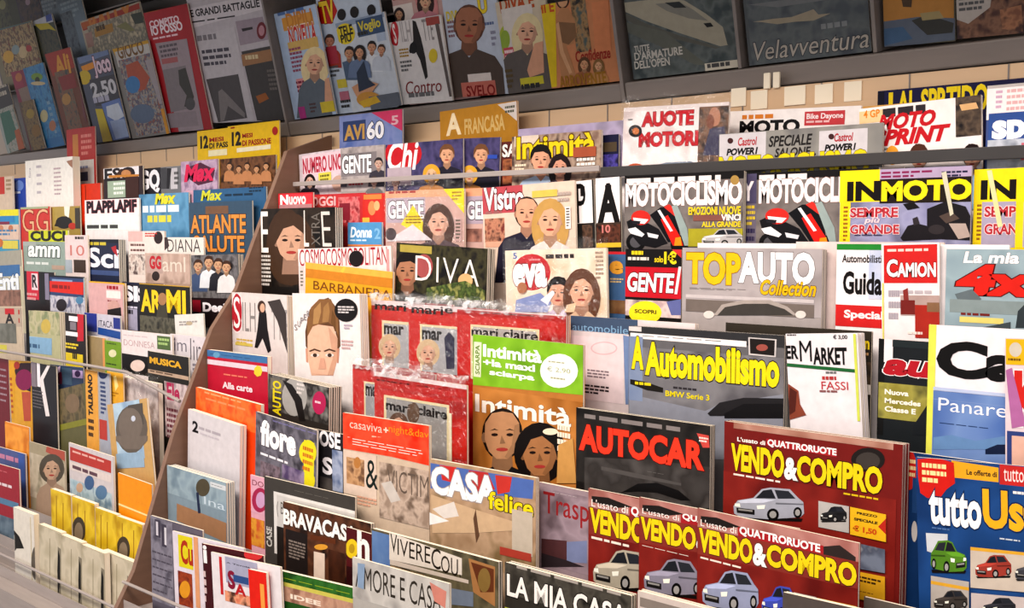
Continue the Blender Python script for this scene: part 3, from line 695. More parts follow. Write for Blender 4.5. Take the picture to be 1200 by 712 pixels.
R(95, 270, 260, 560, '#3a78a8|#5590b4|#3a6a90|40'); E(150, 318, 24, 16, '#7a9a3c'); E(152, 332, 10, 14, '#2c3a20'); E(155, 345, 30, 8, '#c8b890'); L(190, 420, 240, 560, 6, '#8aa8b8', 'small_print'); E(180, 480, 16, 26, '#c0b890'); E(215, 520, 14, 22, '#b07a5a')
M('T', 2, (40, 300), (92, 284), '#8c3a50', 'crimson comic partly behind the bright blue comic', w=.15)
R(40, 300, 95, 360, '#9a3c54'); E(72, 320, 14, 18, '#b87a4a'); G([(70, 370), (110, 355), (135, 420), (90, 430)], '#8f7c70')
M('T', 0, (78, 425), (135, 410), '#6a5a44', 'brown booklet standing low in front of the comics')
R(80, 410, 210, 620, '#6c5a40|#8a7448|#4c4238|70'); E(125, 470, 16, 20, '#a08a3c'); E(150, 540, 18, 26, '#8a6a30')
M('T', 0, (-20, 460), (50, 432), '#a8b0aa', 'pale comic with green and orange creature, farthest along the shelf')
R(-10, 450, 110, 640, '#8a9a90|#b0aaa0|#5c7c6a|60'); G([(0, 470), (40, 455), (75, 560), (30, 600)], '#4c7a68'); G([(60, 540), (80, 530), (105, 620), (80, 632)], '#b0663c')
M('T', 2, (-40, 370), (30, 345), '#4a4644', 'dark comic behind the pale creature comic'); L(-20, 355, 40, 400, 2, '#b8b0a0')
# ================================================================ right bay, top rows
Z('A2')
M('R0', 2, (760, 462), (1080, 415), '#c08a2c', 'ochre folder with white letter A, standing above the couple weeklies', th=.004)
R(765, 462, 1080, 640, '#bd8a2e'); T('A', 785, 472, 850, 555, '#efdcb8', b=.02); T('FRANCASA', 862, 492, 1030, 538, '#d8b878', p='headline'); G([(1000, 432), (1078, 418), (1080, 500)], '#d9cfc8', 'printed_panel'); L(1030, 440, 1072, 470, 2, '#665')
M('R0', 1, (345, 482), (605, 450), '#5a74a8', 'blue and pink card with big number, standing behind the pink title', th=.004)
R(345, 480, 610, 620, '#7c8cb8|#8a94c0|#6478b0|20'); G([(470, 462), (605, 450), (610, 545)], '#c8446c', 'printed_panel'); R(360, 505, 455, 580, '#3c4c78', 'printed_panel'); T('AVI', 365, 520, 450, 575, '#c8a05c', b=.02); T('60', 458, 505, 530, 572, '#f0eef4', b=.02, out='#26243c'); T('5', 560, 480, 590, 515, '#d8b0b8', p='headline')
Z('B2')
M('R1', 1, (135, 42), (348, 10), '#cfc0c4', 'pale pink weekly with red title and small dark haired portrait')
R(135, 40, 350, 185, '#cdbcc2|#d8ccd0|#b8a8b0|25'); R(148, 48, 318, 118, '#e2c8d0', 'printed_panel'); T('NUMERO UNO', 150, 58, 312, 102, '#b8344c', b=.02); H(180, 148, 40, '#d8b0a0', '#2a2020', 'long', '#4c4450'); R(215, 118, 268, 160, '#d9cf5a', 'badge'); L(222, 126, 262, 152, 2, '#7a7430'); E(300, 160, 30, 34, '#c8a89a'); T('I', 322, 50, 340, 110, '#504860', p='headline')
M('R1', .5, (350, 12), (530, -2), '#a8a09c', 'grey weekly with white outlined title, beside the red disc')
R(350, 10, 535, 185, '#a49a98|#b8aeac|#8a8282|30'); R(352, 36, 500, 122, '#8a8284', 'printed_panel'); T('GENTE', 356, 44, 478, 112, '#f2eef0', b=.02, out='#3a3438'); H(508, 75, 40, '#c8a898', '#302a2c', 'short', '#44404a'); H(490, 150, 36, '#cba898', '#544844', 'short', '#777'); R(352, 140, 378, 172, '#55505a'); L(385, 140, 465, 170, 2, '#a8444c')
Z('A2')
M('R1', 1, (530, 604), (850, 568), '#43406a', 'weekly with white script on red disc and a couple, farther copy')
R(530, 590, 870, 830, '#3f3c62|#5a527c|#332f50|25'); E(605, 640, 76, 66, '#c22430', 'badge'); T('Chi', 540, 594, 668, 706, '#f4ecec', b=.01, sh=.25); H(785, 645, 70, '#d8a888', '#7a5438', 'short', '#2c2836'); H(722, 725, 62, '#dcb492', '#d8a83c', 'bob', '#b8824a'); R(540, 700, 640, 770, '#b8a8b0'); H(575, 760, 40, '#c8a090', '#3a3030', 'short', '#5a5060')
M('R1', 2, (850, 572), (1010, 566), '#43406a', 'second couple weekly, dark violet with gold haired woman, nearer copy')
R(850, 566, 1010, 830, '#3f3c62|#5a527c|#332f50|25'); H(932, 640, 72, '#d8a888', '#7a5438', 'short', '#2c2836'); H(885, 722, 58, '#dcb492', '#d8a83c', 'bob', '#b8824a'); R(960, 640, 1000, 655, '#3a58b0')
M('R1', 3, (1005, 588), (1075, 580), '#6a2c28', 'sliver of dark red cover with white capitals', w=.19)
T('SA', 1008, 598, 1066, 648, '#f2e8e0', b=.02, out='#2a1414'); R(1010, 660, 1070, 760, '#8a4430|#b0704a|#4a2420|50')
M('R1', 4, (1085, 530), (1540, 498), '#a898b4', 'lilac topped cover rising behind the yellow titled couple weekly', th=.004); R(1085, 530, 1560, 600, '#a294b0|#b4a8c0|#948a9c|20')
Z('A3')
M('R1', 1, (0, 566), (370, 536), '#c9b8ae', 'weekly with yellow title over smiling dark haired couple')
R(0, 560, 372, 760, '#8a7064|#b09a88|#5c4a44|40'); R(10, 560, 110, 600, '#d8c8b8'); T('Intimità', 20, 568, 345, 640, '#e8cc20', b=.012, out='#6a4c10'); H(120, 660, 100, '#d8a488', '#1e1816', 'short', '#a8b8cc', 1.0); H(200, 690, 80, '#d6a088', '#2a1a1a', 'long', '#4a3a48'); R(255, 610, 350, 645, '#a85c40'); L(270, 655, 345, 710, 3, '#efe6de'); L(15, 680, 60, 710, 2, '#e8d8c0')
M('R1', 3, (372, 560), (458, 552), '#232342', 'dark navy cover with violet picture, between two white covers')
R(385, 590, 450, 625, '#5a4c3a'); R(380, 640, 455, 700, '#3a3470|#5a50a0|#2a2548|60')
M('R1', 1, (462, 444), (900, 418), '#e2d8d6', 'wrapped white motoring magazine with two line red title', wrap=True)
R(462, 460, 780, 800, '#e6dcda|#f0e8e6|#cfc0be|15'); R(776, 440, 905, 800, '#5a4a44|#8a6a54|#3a3434|50', 'cover_picture'); T('AUOTE', 538, 462, 752, 514, '#c81c2c', b=.03, out='#5a0c14', ow=.02); T('MOTORI', 526, 546, 770, 600, '#c81c2c', b=.03, out='#5a0c14', ow=.02); E(510, 540, 28, 26, '#1e1a1c', 'badge'); E(512, 540, 14, 14, '#c87838', 'badge'); E(840, 480, 24, 40, '#b88870'); E(822, 500, 16, 30, '#8a5a48'); G([(820, 530), (880, 520), (900, 640), (790, 640)], '#4c4a62'); E(512, 700, 40, 26, '#c86038'); G([(560, 690), (640, 670), (740, 665), (780, 680), (780, 720), (560, 720)], '#8a98a8'); G([(600, 690), (700, 672), (770, 680), (760, 695), (620, 700)], '#566474'); L(480, 490, 500, 500, 1, '#777')
Z('A4')
M('R0', 2, (-45, 462), (528, 436), '#f0e9e6', 'white motorcycling magazine with black title, behind the grey show issue')
L(35, 476, 235, 490, 1, '#d88838', 'headline', .8); T('MOTO', 25, 500, 272, 548, '#1a1618', b=.03); R(294, 462, 458, 514, '#c84a50', 'badge'); T('Bike Dayone', 302, 470, 452, 494, '#f6e4e4', p='headline'); L(300, 500, 450, 510, 1, '#eac0c0')
M('R0', 4, (470, 446), (545, 440), '#d8a860', 'narrow ochre spine with black mark, behind the white red italic weekly', w=.18); R(500, 448, 520, 495, '#3a2c1c')
M('R0', 4, (594, 372), (1220, 318), '#22204a', 'navy cover with yellow capitals, tallest behind the sports weeklies')
R(594, 376, 620, 440, '#17152c'); R(640, 378, 656, 450, '#e0c820'); T('AL SPRTIDO', 676, 372, 1050, 452, '#e6d022', b=.02); R(1050, 350, 1220, 420, '#d8d0cc')
M('R1', 2, (542, 448), (1052, 388), '#efe6e2', 'white racing weekly with two line red italic title')
R(542, 460, 640, 500, '#e8c89a', 'badge'); T('4 GP', 560, 455, 628, 480, '#d88820', p='headline'); L(640, 448, 930, 462, 1, '#3a3438', 'headline', .8); T('MOTO', 618, 474, 862, 514, '#c4202c', b=.03, sh=.3); T('SPRINT', 600, 540, 925, 578, '#c4202c', b=.03, sh=.3); L(630, 612, 668, 640, 2, '#555'); E(680, 640, 28, 40, '#eaa83c'); R(944, 400, 1052, 555, '#38302e|#6a5a4c|#221e20|50', 'cover_picture'); G([(960, 430), (1030, 420), (1040, 445), (970, 455)], '#d8b080'); H(792, 650, 90, '#dcae94', '#5a3626', 'short', '#e8e8ec'); H(1014, 650, 90, '#d8a68c', '#2a1a18', 'short', '#8ab0cc')
M('R1', 1, (1048, 368), (1400, 338), '#4a5a8c', 'blue sports weekly with big white lower case letters')
R(1048, 330, 1420, 470, '#e9e3e2'); L(1085, 375, 1110, 455, 4, '#c8a0b8'); L(1130, 370, 1230, 460, 4, '#d8b0b0'); R(1055, 470, 1420, 580, '#3c5a98'); T('sport', 1070, 478, 1420, 590, '#f4f2f6', b=.03); R(1050, 580, 1420, 720, '#9aa4b4|#c8ccd4|#6a7484|30'); R(1190, 590, 1240, 660, '#c87080')
M('R1', 0, (-60, 548), (618, 514), '#8a8884', 'grey motorcycle show issue with two small oil sponsor plates')
R(-70, 545, 620, 720, '#8a8884|#98958f|#7c7a78|15'); R(-58, 550, 132, 648, '#c9c4c6', 'printed_panel'); R(354, 535, 552, 626, '#cdc8ca', 'printed_panel')
for dx in (0, 398):
    E(-14 + dx + (0 if dx == 0 else 20), 575 - dx * .045, 12, 12, '#4a2a2a', 'badge'); T('Castrol', 18 + dx * 1.0, 562 - dx * .045, 96 + dx, 592 - dx * .045, '#b03a44', p='headline', sh=.15); T('POWER1', -30 + dx * 1.02, 608 - dx * .045, 100 + dx * 1.02, 630 - dx * .045, '#1c1818', p='headline', b=.03, sh=.2)
T('SPECIALE', 145, 556, 325, 590, '#2a2626', p='headline', b=.01, sh=.2); T('SALONE...', 170, 606, 340, 634, '#2a2626', p='headline', b=.01, sh=.2); T('MOTOCICLISMO', -60, 642, 560, 720, '#e4cf1e', b=.03, out='#8a7a20', ow=.015); G([(-30, 690), (60, 680), (140, 700), (60, 720)], '#6a6866')
# ---------------------------------------------------------------- second row
Z('B2')
M('R2', 2, (75, 200), (218, 196), '#c23038', 'red weekly with white initial, partly behind the long haired portrait'); R(78, 205, 215, 245, '#d8404a'); T('N', 84, 206, 118, 246, '#f4e8e8', b=.03); T('uovo', 120, 212, 190, 244, '#f0d8d8', b=.02); R(80, 246, 215, 300, '#b8888a')
M('R2', 4, (215, 205), (330, 200), '#b8303a', 'red celebrity weekly standing beside the white initial', w=.18); R(240, 210, 330, 300, '#a83040|#c85048|#7c2430|50'); T('OGGI', 225, 214, 330, 250, '#e8b8b8')
M('R2', 3, (330, 205), (435, 198), '#bf3a3e', 'red weekly with pinkish picture, middle of three red spines', w=.17); R(340, 215, 430, 320, '#b83844|#d88080|#8a2a34|50'); R(345, 240, 390, 310, '#8a2a3a')
M('R2', 2, (440, 205), (525, 198), '#c83830', 'red weekly with glowing orange figure, nearest the blue card', w=.19); R(445, 200, 520, 222, '#d8884a'); R(450, 225, 530, 320, '#c83a34'); E(480, 260, 16, 30, '#e89060'); E(500, 250, 12, 20, '#e8b080'); R(420, 300, 470, 330, '#d8b050')
M('R2', 0, (380, 322), (520, 316), '#5a94c0', 'small blue card with white script and orange bar, between red weeklies', th=.004)
R(380, 322, 522, 415, '#5c98c4'); T('Donna', 390, 340, 480, 385, '#e8eef4', sh=.2, b=.02); T('2', 490, 345, 515, 390, '#88b8d8', p='headline'); L(390, 392, 500, 404, 1, '#d0e0ec'); R(380, 412, 520, 422, '#d88a4c')
M('R2', 1, (525, 194), (850, 176), '#c9a8a0', 'pink weekly with yellow triangle and brown haired girl', wrap=True)
R(525, 176, 850, 212, '#d8a888'); L(540, 195, 700, 205, 1, '#a84444'); R(530, 222, 690, 322, '#b8a8b4', 'printed_panel'); T('GENTE', 536, 234, 684, 306, '#f2ecee', b=.02, out='#3a2c34'); G([(640, 250), (720, 385), (700, 395), (590, 330)], '#e4cc2c', 'badge'); L(610, 295, 680, 330, 3, '#8a6a20'); G([(760, 180), (850, 176), (850, 285)], '#e8d030', 'badge'); L(800, 195, 840, 235, 3, '#9a7a20'); H(745, 320, 110, '#d8ac98', '#5a4238', 'long', '#6a5a60'); R(812, 305, 840, 400, '#c8a8a4', 'printed_panel'); L(816, 310, 836, 395, 6, '#554'); G([(530, 400), (640, 330), (720, 395)], '#d8d0d4'); E(550, 370, 22, 26, '#55484c')
M('R2', 3, (855, 180), (990, 172), '#c9a8a0', 'second pink weekly, mostly hidden by the couple weekly beside it', w=.2)
R(858, 172, 940, 210, '#d8a080'); R(862, 212, 940, 325, '#b0a0ac', 'printed_panel'); T('GENTE', 872, 232, 1024, 306, '#f2ecee', b=.02, out='#3a2c34'); R(870, 345, 935, 400, '#6a4a44|#b08070|50', 'cover_picture')
M('R2', 1, (936, 178), (1318, 145), '#d8c4b4', 'weekly with large red and white title over laughing couple')
R(936, 178, 1105, 275, '#b8545c', 'printed_panel'); T('Vistro', 942, 178, 1110, 262, '#f4ecec', b=.012, out='#6a2028'); L(950, 275, 1060, 288, 1, '#a06a6a'); R(946, 305, 1030, 400, '#7a3c38|#c08a70|#4a2c2c|60', 'cover_picture'); R(950, 400, 1036, 420, '#d8a890')
Z('B3')
H(62, 280, 120, '#d8a488', '#3c2c24', 'bald', '#2e2a3c', 1.0); H(160, 310, 130, '#d8ac90', '#c09a5c', 'long', '#d8d0cc', .8); R(85, 190, 190, 210, '#d0bc60'); R(222, 255, 246, 345, '#ece4e0', 'printed_panel'); L(226, 260, 242, 340, 7, '#333'); L(190, 195, 245, 240, 2, '#b8a8a0')
M('R2', 3, (268, 150), (345, 142), '#2a2826', 'black cover with tall white initial, left of the pair beside the racing bike')
R(270, 150, 345, 320, '#efe9e8'); R(292, 170, 312, 210, '#1a1818'); T('P', 275, 160, 318, 320, '#1a1818', b=.0); R(300, 330, 345, 420, '#3a3230|#6a5040|#1e1a1a|60')
M('R2', 1, (345, 138), (448, 130), '#27221f', 'black cover with white capital letter, right of the pair beside the racing bike')
R(346, 138, 448, 322, '#efe8e6'); T('A', 352, 160, 448, 318, '#1a1716', b=.06); R(385, 165, 412, 200, '#1a1716'); R(350, 322, 450, 330, '#4a3a30'); R(350, 330, 450, 410, '#3a2a22|#6a4030|#1e1614|60'); T('10', 372, 330, 408, 362, '#c8807a', p='headline'); R(346, 405, 500, 420, '#d8b83c')
M('R2', 1, (452, 128), (942, 106), '#6a6260', 'grey motorcycle monthly with white title and racing rider, first of two', n=1, cl='strip of a racing motorcycle monthly with violet edge behind its front copy')
R(452, 128, 942, 420, '#6c6462|#847c78|#585252|25'); R(452, 112, 942, 138, '#1c1818'); L(460, 140, 880, 158, 1, '#e0d8d6', 'headline', .8); T('MOTOCICLISMO', 456, 160, 934, 246, '#f0e6e4', b=.03, out='#8a6a64', ow=.012); E(905, 145, 18, 20, '#a88a50', 'badge'); MOTO(455, 235, 720, 415); T('EMOZIONI NUOVE', 715, 256, 930, 286, '#e0c830', p='headline', b=.02); R(735, 290, 870, 312, '#8a5a50', 'printed_panel'); T('VINCI', 850, 286, 930, 312, '#f0e8e0', p='headline', b=.02); T('ALLA GRANDE', 770, 316, 930, 338, '#e0c830', p='headline', b=.02); R(715, 345, 940, 420, '#a8a030', 'printed_panel'); CAR(770, 345, 940, 418, '#b8b4b4')
M('R2', 3, (946, 120), (1012, 116), '#7a7280', 'narrow strip of motorcycle cover with purple bands, between the two rider covers', w=.18)
R(946, 118, 1012, 240, '#5a5470'); T('Y', 956, 150, 1000, 230, '#f0e8ea', b=.02); L(955, 250, 1005, 340, 4, '#d8c040', 'headline'); L(955, 345, 1005, 410, 2, '#40385a')
Z('B4')
M('R2', 1, (95, 114), (448, 100), '#6a6260', 'grey motorcycle monthly with white title and racing rider, second one beside the yellow title', w=.205)
R(95, 114, 600, 420, '#6c6462|#847c78|#585252|25'); R(95, 102, 600, 124, '#1c1818'); L(105, 124, 430, 142, 1, '#e0d8d6', 'headline', .8); T('MOTOCICLISMO', 104, 142, 590, 232, '#f0e6e4', b=.03, out='#8a6a64', ow=.012); MOTO(100, 222, 430, 420)
M('R2', 0, (440, 104), (985, 88), '#8a8aac', 'yellow and black titled motorcycle magazine with scooter front, full cover in view')
R(440, 104, 985, 420, '#8888a8|#9c9cb8|#74748c|20'); R(440, 104, 605, 230, '#ecd420', 'printed_panel'); R(605, 98, 985, 140, '#b0a0b8', 'printed_panel'); L(610, 108, 820, 132, 2, '#8a2a5a', 'headline'); L(860, 105, 975, 130, 2, '#2c2c4a', 'headline'); R(605, 138, 985, 230, '#2a2018', 'printed_panel'); T('IN', 470, 148, 605, 226, '#1c1614', b=.03); T('MOTO', 612, 146, 985, 222, '#ecd420', b=.035); R(440, 230, 480, 420, '#e6cf24', 'printed_panel'); L(455, 250, 470, 400, 9, '#8a4a20'); T('SEMPRE', 482, 256, 680, 294, '#b03a44', b=.02, out='#f0d8d8', p='headline'); T('GRANDE', 482, 326, 684, 364, '#b03a44', b=.02, out='#f0d8d8', p='headline'); T('più', 540, 296, 605, 324, '#e8c8cc', p='headline', sh=.2)
G([(700, 240), (745, 232), (770, 255), (720, 265)], '#1e1a1c'); G([(800, 260), (880, 228), (960, 250), (985, 300), (985, 390), (860, 385), (700, 392), (690, 380), (720, 330), (760, 320), (800, 330)], '#242024'); G([(890, 320), (960, 320), (980, 375), (930, 385)], '#b0a098'); G([(740, 300), (760, 292), (770, 320), (745, 330)], '#3a3438'); G([(850, 290), (900, 270), (935, 300), (880, 320)], '#5a4c46'); E(840, 345, 34, 20, '#3c3638'); L(500, 366, 680, 374, 1, '#4a4460'); G([(860, 110), (880, 105), (910, 280), (896, 290)], '#c8c4b0')
M('R2', 1, (988, 96), (1500, 86), '#e2cc22', 'yellow and black titled motorcycle magazine, middle of the three at the rack end')
R(988, 92, 1500, 230, '#ecd420', 'printed_panel'); T('IN', 1015, 140, 1160, 218, '#1c1614', b=.03); R(988, 230, 1020, 400, '#e6cf24', 'printed_panel'); R(1020, 230, 1400, 420, '#a8a0b4'); L(1000, 240, 1014, 395, 9, '#8a4a20'); T('SEMPRE', 1030, 248, 1225, 290, '#b03a44', b=.02, out='#f0d8d8', p='headline'); T('GRANDE', 1030, 320, 1230, 364, '#b03a44', b=.02, out='#f0d8d8', p='headline'); G([(1040, 100), (1060, 98), (1105, 330), (1085, 335)], '#d8d0a0')
M('R2', 0, (1172, 88), (1690, 78), '#e6cf20', 'yellow and black titled motorcycle magazine, cut by the photo edge'); R(1172, 84, 1690, 230, '#ecd420'); T('IN', 1210, 130, 1340, 214, '#1c1614', b=.03); R(1172, 230, 1200, 420, '#e6cf24'); R(1200, 230, 1690, 420, '#a8a0b4')
# ---------------------------------------------------------------- third row, right bay
Z('B2')
M('R3', 2, (5, 264), (312, 254), '#1f1b18', 'glossy black fashion monthly with long haired portrait beside the brown divider', n=3, cl='copy of the black long haired portrait monthly stacked behind its front copy')
R(5, 254, 330, 600, '#2a231d|#3a2f26|#171311|20'); E(110, 420, 82, 160, '#4a3424', 'cover_picture'); H(132, 395, 165, '#c8a088', '#4c3626', 'long', None); T('E', 6, 275, 38, 445, '#e9e2dc', b=-.005); T('L', 184, 270, 206, 420, '#e4dcd6', b=-.01); T('E', 255, 275, 300, 420, '#d6cec8', b=-.012, sh=-.1); T('XTRA', 215, 280, 252, 415, '#77706a', p='headline', b=0, vert=True); L(5, 455, 48, 590, 8, '#cfc8c2', 'headline'); G([(185, 430), (240, 430), (200, 600), (160, 600)], '#181412')
M('R3', 1, (172, 430), (560, 416), '#e8d6d4', 'white womens monthly with crimson title behind the yellow almanac', wrap=False)
T('COSMOCOSMOPOLITAN', 178, 432, 545, 496, '#a82438', b=.0); E(415, 470, 30, 34, '#241c1c'); R(175, 500, 200, 600, '#d8c8c6'); L(182, 520, 196, 590, 5, '#665'); R(540, 430, 556, 600, '#d8a0a0')
M('R3', 0, (205, 484), (566, 524), '#d8a428', 'yellow almanac with brown red head band, leaning on the crimson titled monthly', th=.005, yaw=2)
R(205, 470, 570, 552, '#8e3a26', 'printed_panel'); R(205, 512, 570, 522, '#d8b050', 'printed_panel'); T('BARBANERA', 238, 560, 560, 640, '#7a4a14', b=.0); L(285, 548, 470, 565, 1, '#8a6a20', 'headline'); G([(350, 520), (375, 485), (382, 490), (360, 530)], '#d8c050'); R(205, 545, 570, 552, '#c8862c')
M('R3', 1, (575, 402), (950, 428), '#2b2722', 'black home design monthly with thin white title and dark haired man', n=3, yaw=2.5, wrap=False, cl='copy of the dark design monthly with pale top edge behind its front copy')
R(575, 396, 960, 700, '#2a2620|#4a4630|#1c1a18|40'); R(590, 410, 720, 450, '#b0a050'); H(620, 520, 120, '#b08064', '#1c1614', 'short', '#2a2622'); E(690, 500, 36, 50, '#a85a5a'); T('DIVA', 655, 455, 915, 585, '#ece6e0', b=-.012, sp=1.1); E(860, 560, 30, 30, '#d8b080'); G([(700, 590), (860, 560), (940, 600), (940, 640), (700, 640)], '#6a7a40|#3a4a2a|#a0a060|60'); R(950, 430, 965, 640, '#c8c070')
M('R3', 1, (1030, 436), (1449, 424), '#e6d6c4', 'pale weekly with red oval title and two resting women', wrap=True)
Z('B3')
R(0, 424, 392, 700, '#e2cfb8|#ecdccc|#d4bca0|15'); E(82, 525, 78, 76, '#c02a34', 'badge'); T('eva', 2, 490, 146, 588, '#f6efee', b=.035, out='#7a1a20', ow=.015); L(75, 470, 130, 482, 1, '#e8a0a0'); L(140, 452, 312, 470, 1, '#3a3030', 'headline', .8); L(345, 440, 380, 560, 7, '#a08a78'); T('5', 5, 445, 22, 470, '#5a78b0', p='headline'); H(192, 610, 105, '#d8a890', '#221a1a', 'short', '#c8b8d0', .7); H(290, 600, 130, '#dcae94', '#6a4630', 'long', '#d8bca0', .6); G([(20, 640), (120, 610), (165, 650), (150, 690), (15, 690)], '#8a98c4'); G([(120, 640), (170, 600), (180, 610), (150, 660)], '#eceaf0'); G([(230, 660), (270, 650), (260, 690), (220, 690)], '#e8c8a8'); E(45, 590, 20, 24, '#b07a5a')
M('R3', 3, (394, 440), (520, 432), '#4a6a90', 'blue cover with amber letter, tucked behind the red black special', w=.19)
R(394, 430, 470, 452, '#c03038', 'printed_panel'); T('e', 402, 478, 460, 535, '#d8a040', b=.03); L(405, 550, 460, 575, 2, '#c8b080'); R(394, 640, 470, 700, '#6a4a34|#8a6a4a|40', 'cover_picture')
M('R3', 1, (470, 432), (702, 428), '#1e1a1a', 'black headed weekly with red title block and yellow disc')
L(495, 440, 550, 458, 1, '#e0c828', 'headline', .9); L(480, 465, 580, 490, 1, '#d8d0c8', 'headline'); T('1€', 630, 440, 682, 496, '#e6cf28', p='headline', b=.03); T('solo', 590, 462, 626, 488, '#e0c828', p='headline'); G([(655, 428), (702, 428), (702, 470)], '#c83a3c', 'printed_panel'); R(470, 505, 702, 640, '#bf2030', 'printed_panel'); T('GENTE', 478, 528, 672, 616, '#f4ecec', b=.02, sh=.12, out='#6a1018'); T('/', 674, 505, 700, 620, '#f0e0e0', b=.02); R(470, 640, 702, 720, '#b8a0a0|#d8c4c0|#8a7a80|40'); E(552, 695, 68, 48, '#e8d82c', 'badge'); T('SCOPRI', 508, 680, 598, 702, '#4a3a18', p='headline', b=.02); G([(640, 650), (700, 640), (700, 706), (660, 706)], '#6a70a0')
M('R3', 1, (706, 428), (1285, 424), '#a8a09e', 'car collection magazine with big yellow and white title over grey roofline', n=2, cl='copy of the yellow and white titled car collection stacked behind its front copy')
R(706, 424, 1290, 720, '#a49c9c|#b0a8a8|#989090|12'); T('TOP', 722, 446, 946, 586, '#e8bc1c', b=.03, out='#8a6418', ow=.012); T('AUTO', 938, 444, 1252, 586, '#f2ecec', b=.03, out='#6a6464', ow=.010); T('Collection', 1028, 560, 1258, 632, '#e2b418', b=.015, sh=.3, out='#5a4818', ow=.02, p='headline'); L(735, 592, 970, 610, 2, '#857d7c'); R(720, 640, 1250, 720, '#7a706a'); R(720, 634, 1250, 644, '#c4bcbc', 'printed_panel')
G([(845, 708), (880, 668), (960, 655), (1060, 655), (1130, 680), (1170, 708)], '#4c4844'); G([(835, 708), (868, 664), (955, 645), (1070, 645), (1140, 672), (1180, 708), (1165, 708), (1128, 682), (1060, 660), (960, 660), (882, 674), (850, 708)], '#aaa09a'); E(815, 705, 22, 16, '#d8d0ca'); E(1195, 705, 22, 16, '#d8d0ca')
Z('B4')
M('R3', 3, (262, 412), (425, 408), '#e6dede', 'white buyers guide with green band, half hidden copy', th=.003, w=-.205)
R(262, 405, 425, 430, '#2f8a3a', 'printed_panel'); T('Guida', 262, 520, 416, 622, '#1c1818', b=.02); L(370, 450, 415, 480, 1, '#555'); R(370, 655, 425, 740, '#c0302c', 'printed_panel'); T('Speciale', 220, 680, 425, 730, '#e8d0d0', p='headline')
M('R3', 1, (426, 408), (612, 403), '#e8e2e2', 'white buyers guide with green band and red foot block, in front of its twin', w=.205)
R(420, 400, 640, 434, '#2f8a3a', 'printed_panel'); R(560, 434, 640, 640, '#aab4d0|#c8ccd8|30'); T('Automobilistica', 448, 452, 640, 488, '#3a3434', p='headline'); T('Guida', 452, 520, 612, 622, '#1a1616', b=.02); R(420, 658, 640, 760, '#c62c2c', 'printed_panel'); T('Speciale', 456, 680, 650, 734, '#f0dcdc', p='headline', b=.02)
M('R3', 0, (610, 408), (850, 402), '#e6dcdc', 'truck magazine with white title on red block')
R(620, 414, 842, 570, '#c62e2c', 'printed_panel'); L(635, 430, 830, 445, 1, '#eac8c0'); T('C', 632, 472, 678, 545, '#f4ecea', b=.02, out='#7a1a18'); T('AMION', 676, 486, 836, 545, '#f4ecea', b=.02, out='#7a1a18'); L(640, 600, 850, 625, 1, '#b8b0b4'); L(640, 600, 690, 740, 3, '#a8a0a8'); R(690, 620, 860, 706, '#b09a94'); G([(700, 600), (720, 590), (725, 650), (705, 660)], '#8a3a34'); R(690, 640, 750, 700, '#7a2c28'); R(750, 660, 870, 800, '#a83428'); R(800, 650, 870, 690, '#8a6a50'); L(720, 770, 800, 792, 1, '#e8d8d0', 'headline'); R(615, 570, 622, 860, '#d8d050')
M('R3', 2, (850, 404), (872, 402), '#d8c8c4', 'sliver of pale cover with dark letter, between truck and off road titles', w=-.19); T('s', 848, 450, 866, 520, '#2a2020', b=.02); R(845, 530, 872, 560, '#3a5a40')
M('R3', 0, (866, 434), (1420, 428), '#8fa2a8', 'off road magazine with huge red four by four title on blue grey', n=0)
R(866, 428, 1430, 900, '#8c9ea6|#9aacb2|#7a8c94|15'); T('La mia', 935, 444, 1165, 496, '#ece8e6', b=.02, sh=.15, out='#6a7880', ow=.01); T('4x4', 905, 496, 1370, 640, '#cf2c20', b=.045, sh=.12, out='#5a1410', ow=.018); G([(900, 620), (970, 600), (1010, 640), (980, 670), (920, 660)], '#6a7478'); R(880, 640, 1430, 720, '#8a9696'); L(925, 696, 1085, 716, 1, '#7a2c28', 'headline', .8); R(920, 712, 1100, 745, '#d8cc7a', 'headline'); G([(1160, 690), (1210, 640), (1300, 640), (1400, 760), (1150, 760)], '#3c4448'); G([(1000, 760), (1130, 735), (1130, 780), (1000, 800)], '#4a5458')
# ---------------------------------------------------------------- fourth row, right bay
Z('C1')
M('R4', 1, (915, 2), (1138, 22), '#d4cbc8', 'white fashion monthly with dark cardigan figure, stack beside the divider', n=4, cl='copy of the white cardigan fashion monthly stacked behind its front copy', yaw=0)
T('S', 918, 10, 956, 165, '#aa2c34', b=.0, out='#e8d8d8'); E(936, 85, 20, 78, '#b02c38', 'title'); T('S', 922, 20, 950, 150, '#eee0dd', b=0); T('ILH', 958, 42, 1012, 165, '#8c8684', b=-.01); T('TTE', 1075, 70, 1140, 200, '#a09a98', b=-.01); G([(1060, 40), (1110, 30), (1135, 90), (1140, 250), (1100, 120)], '#4a4240'); G([(1028, 60), (1045, 50), (1055, 90), (1060, 150), (1075, 240), (1062, 250), (1040, 190), (1020, 230), (1008, 228), (1020, 150)], '#221e20'); E(1036, 62, 16, 26, '#4a342a'); E(1040, 66, 10, 18, '#d0a890'); L(935, 190, 1000, 220, 2, '#c8a850', 'headline'); R(930, 205, 1000, 225, '#cbb860', 'headline')
Z('C2')
M('R4', 1, (150, 12), (428, 14), '#e2dad8', 'white cover with cropped head, swept up hair and black disc', n=3, cl='copy of the white swept hair cover stacked behind its front copy', yaw=0)
G([(206, 230), (204, 170), (222, 80), (255, 45), (300, 30), (332, 70), (346, 130), (350, 230), (336, 250), (330, 170), (225, 170), (216, 250)], '#6a4a30')
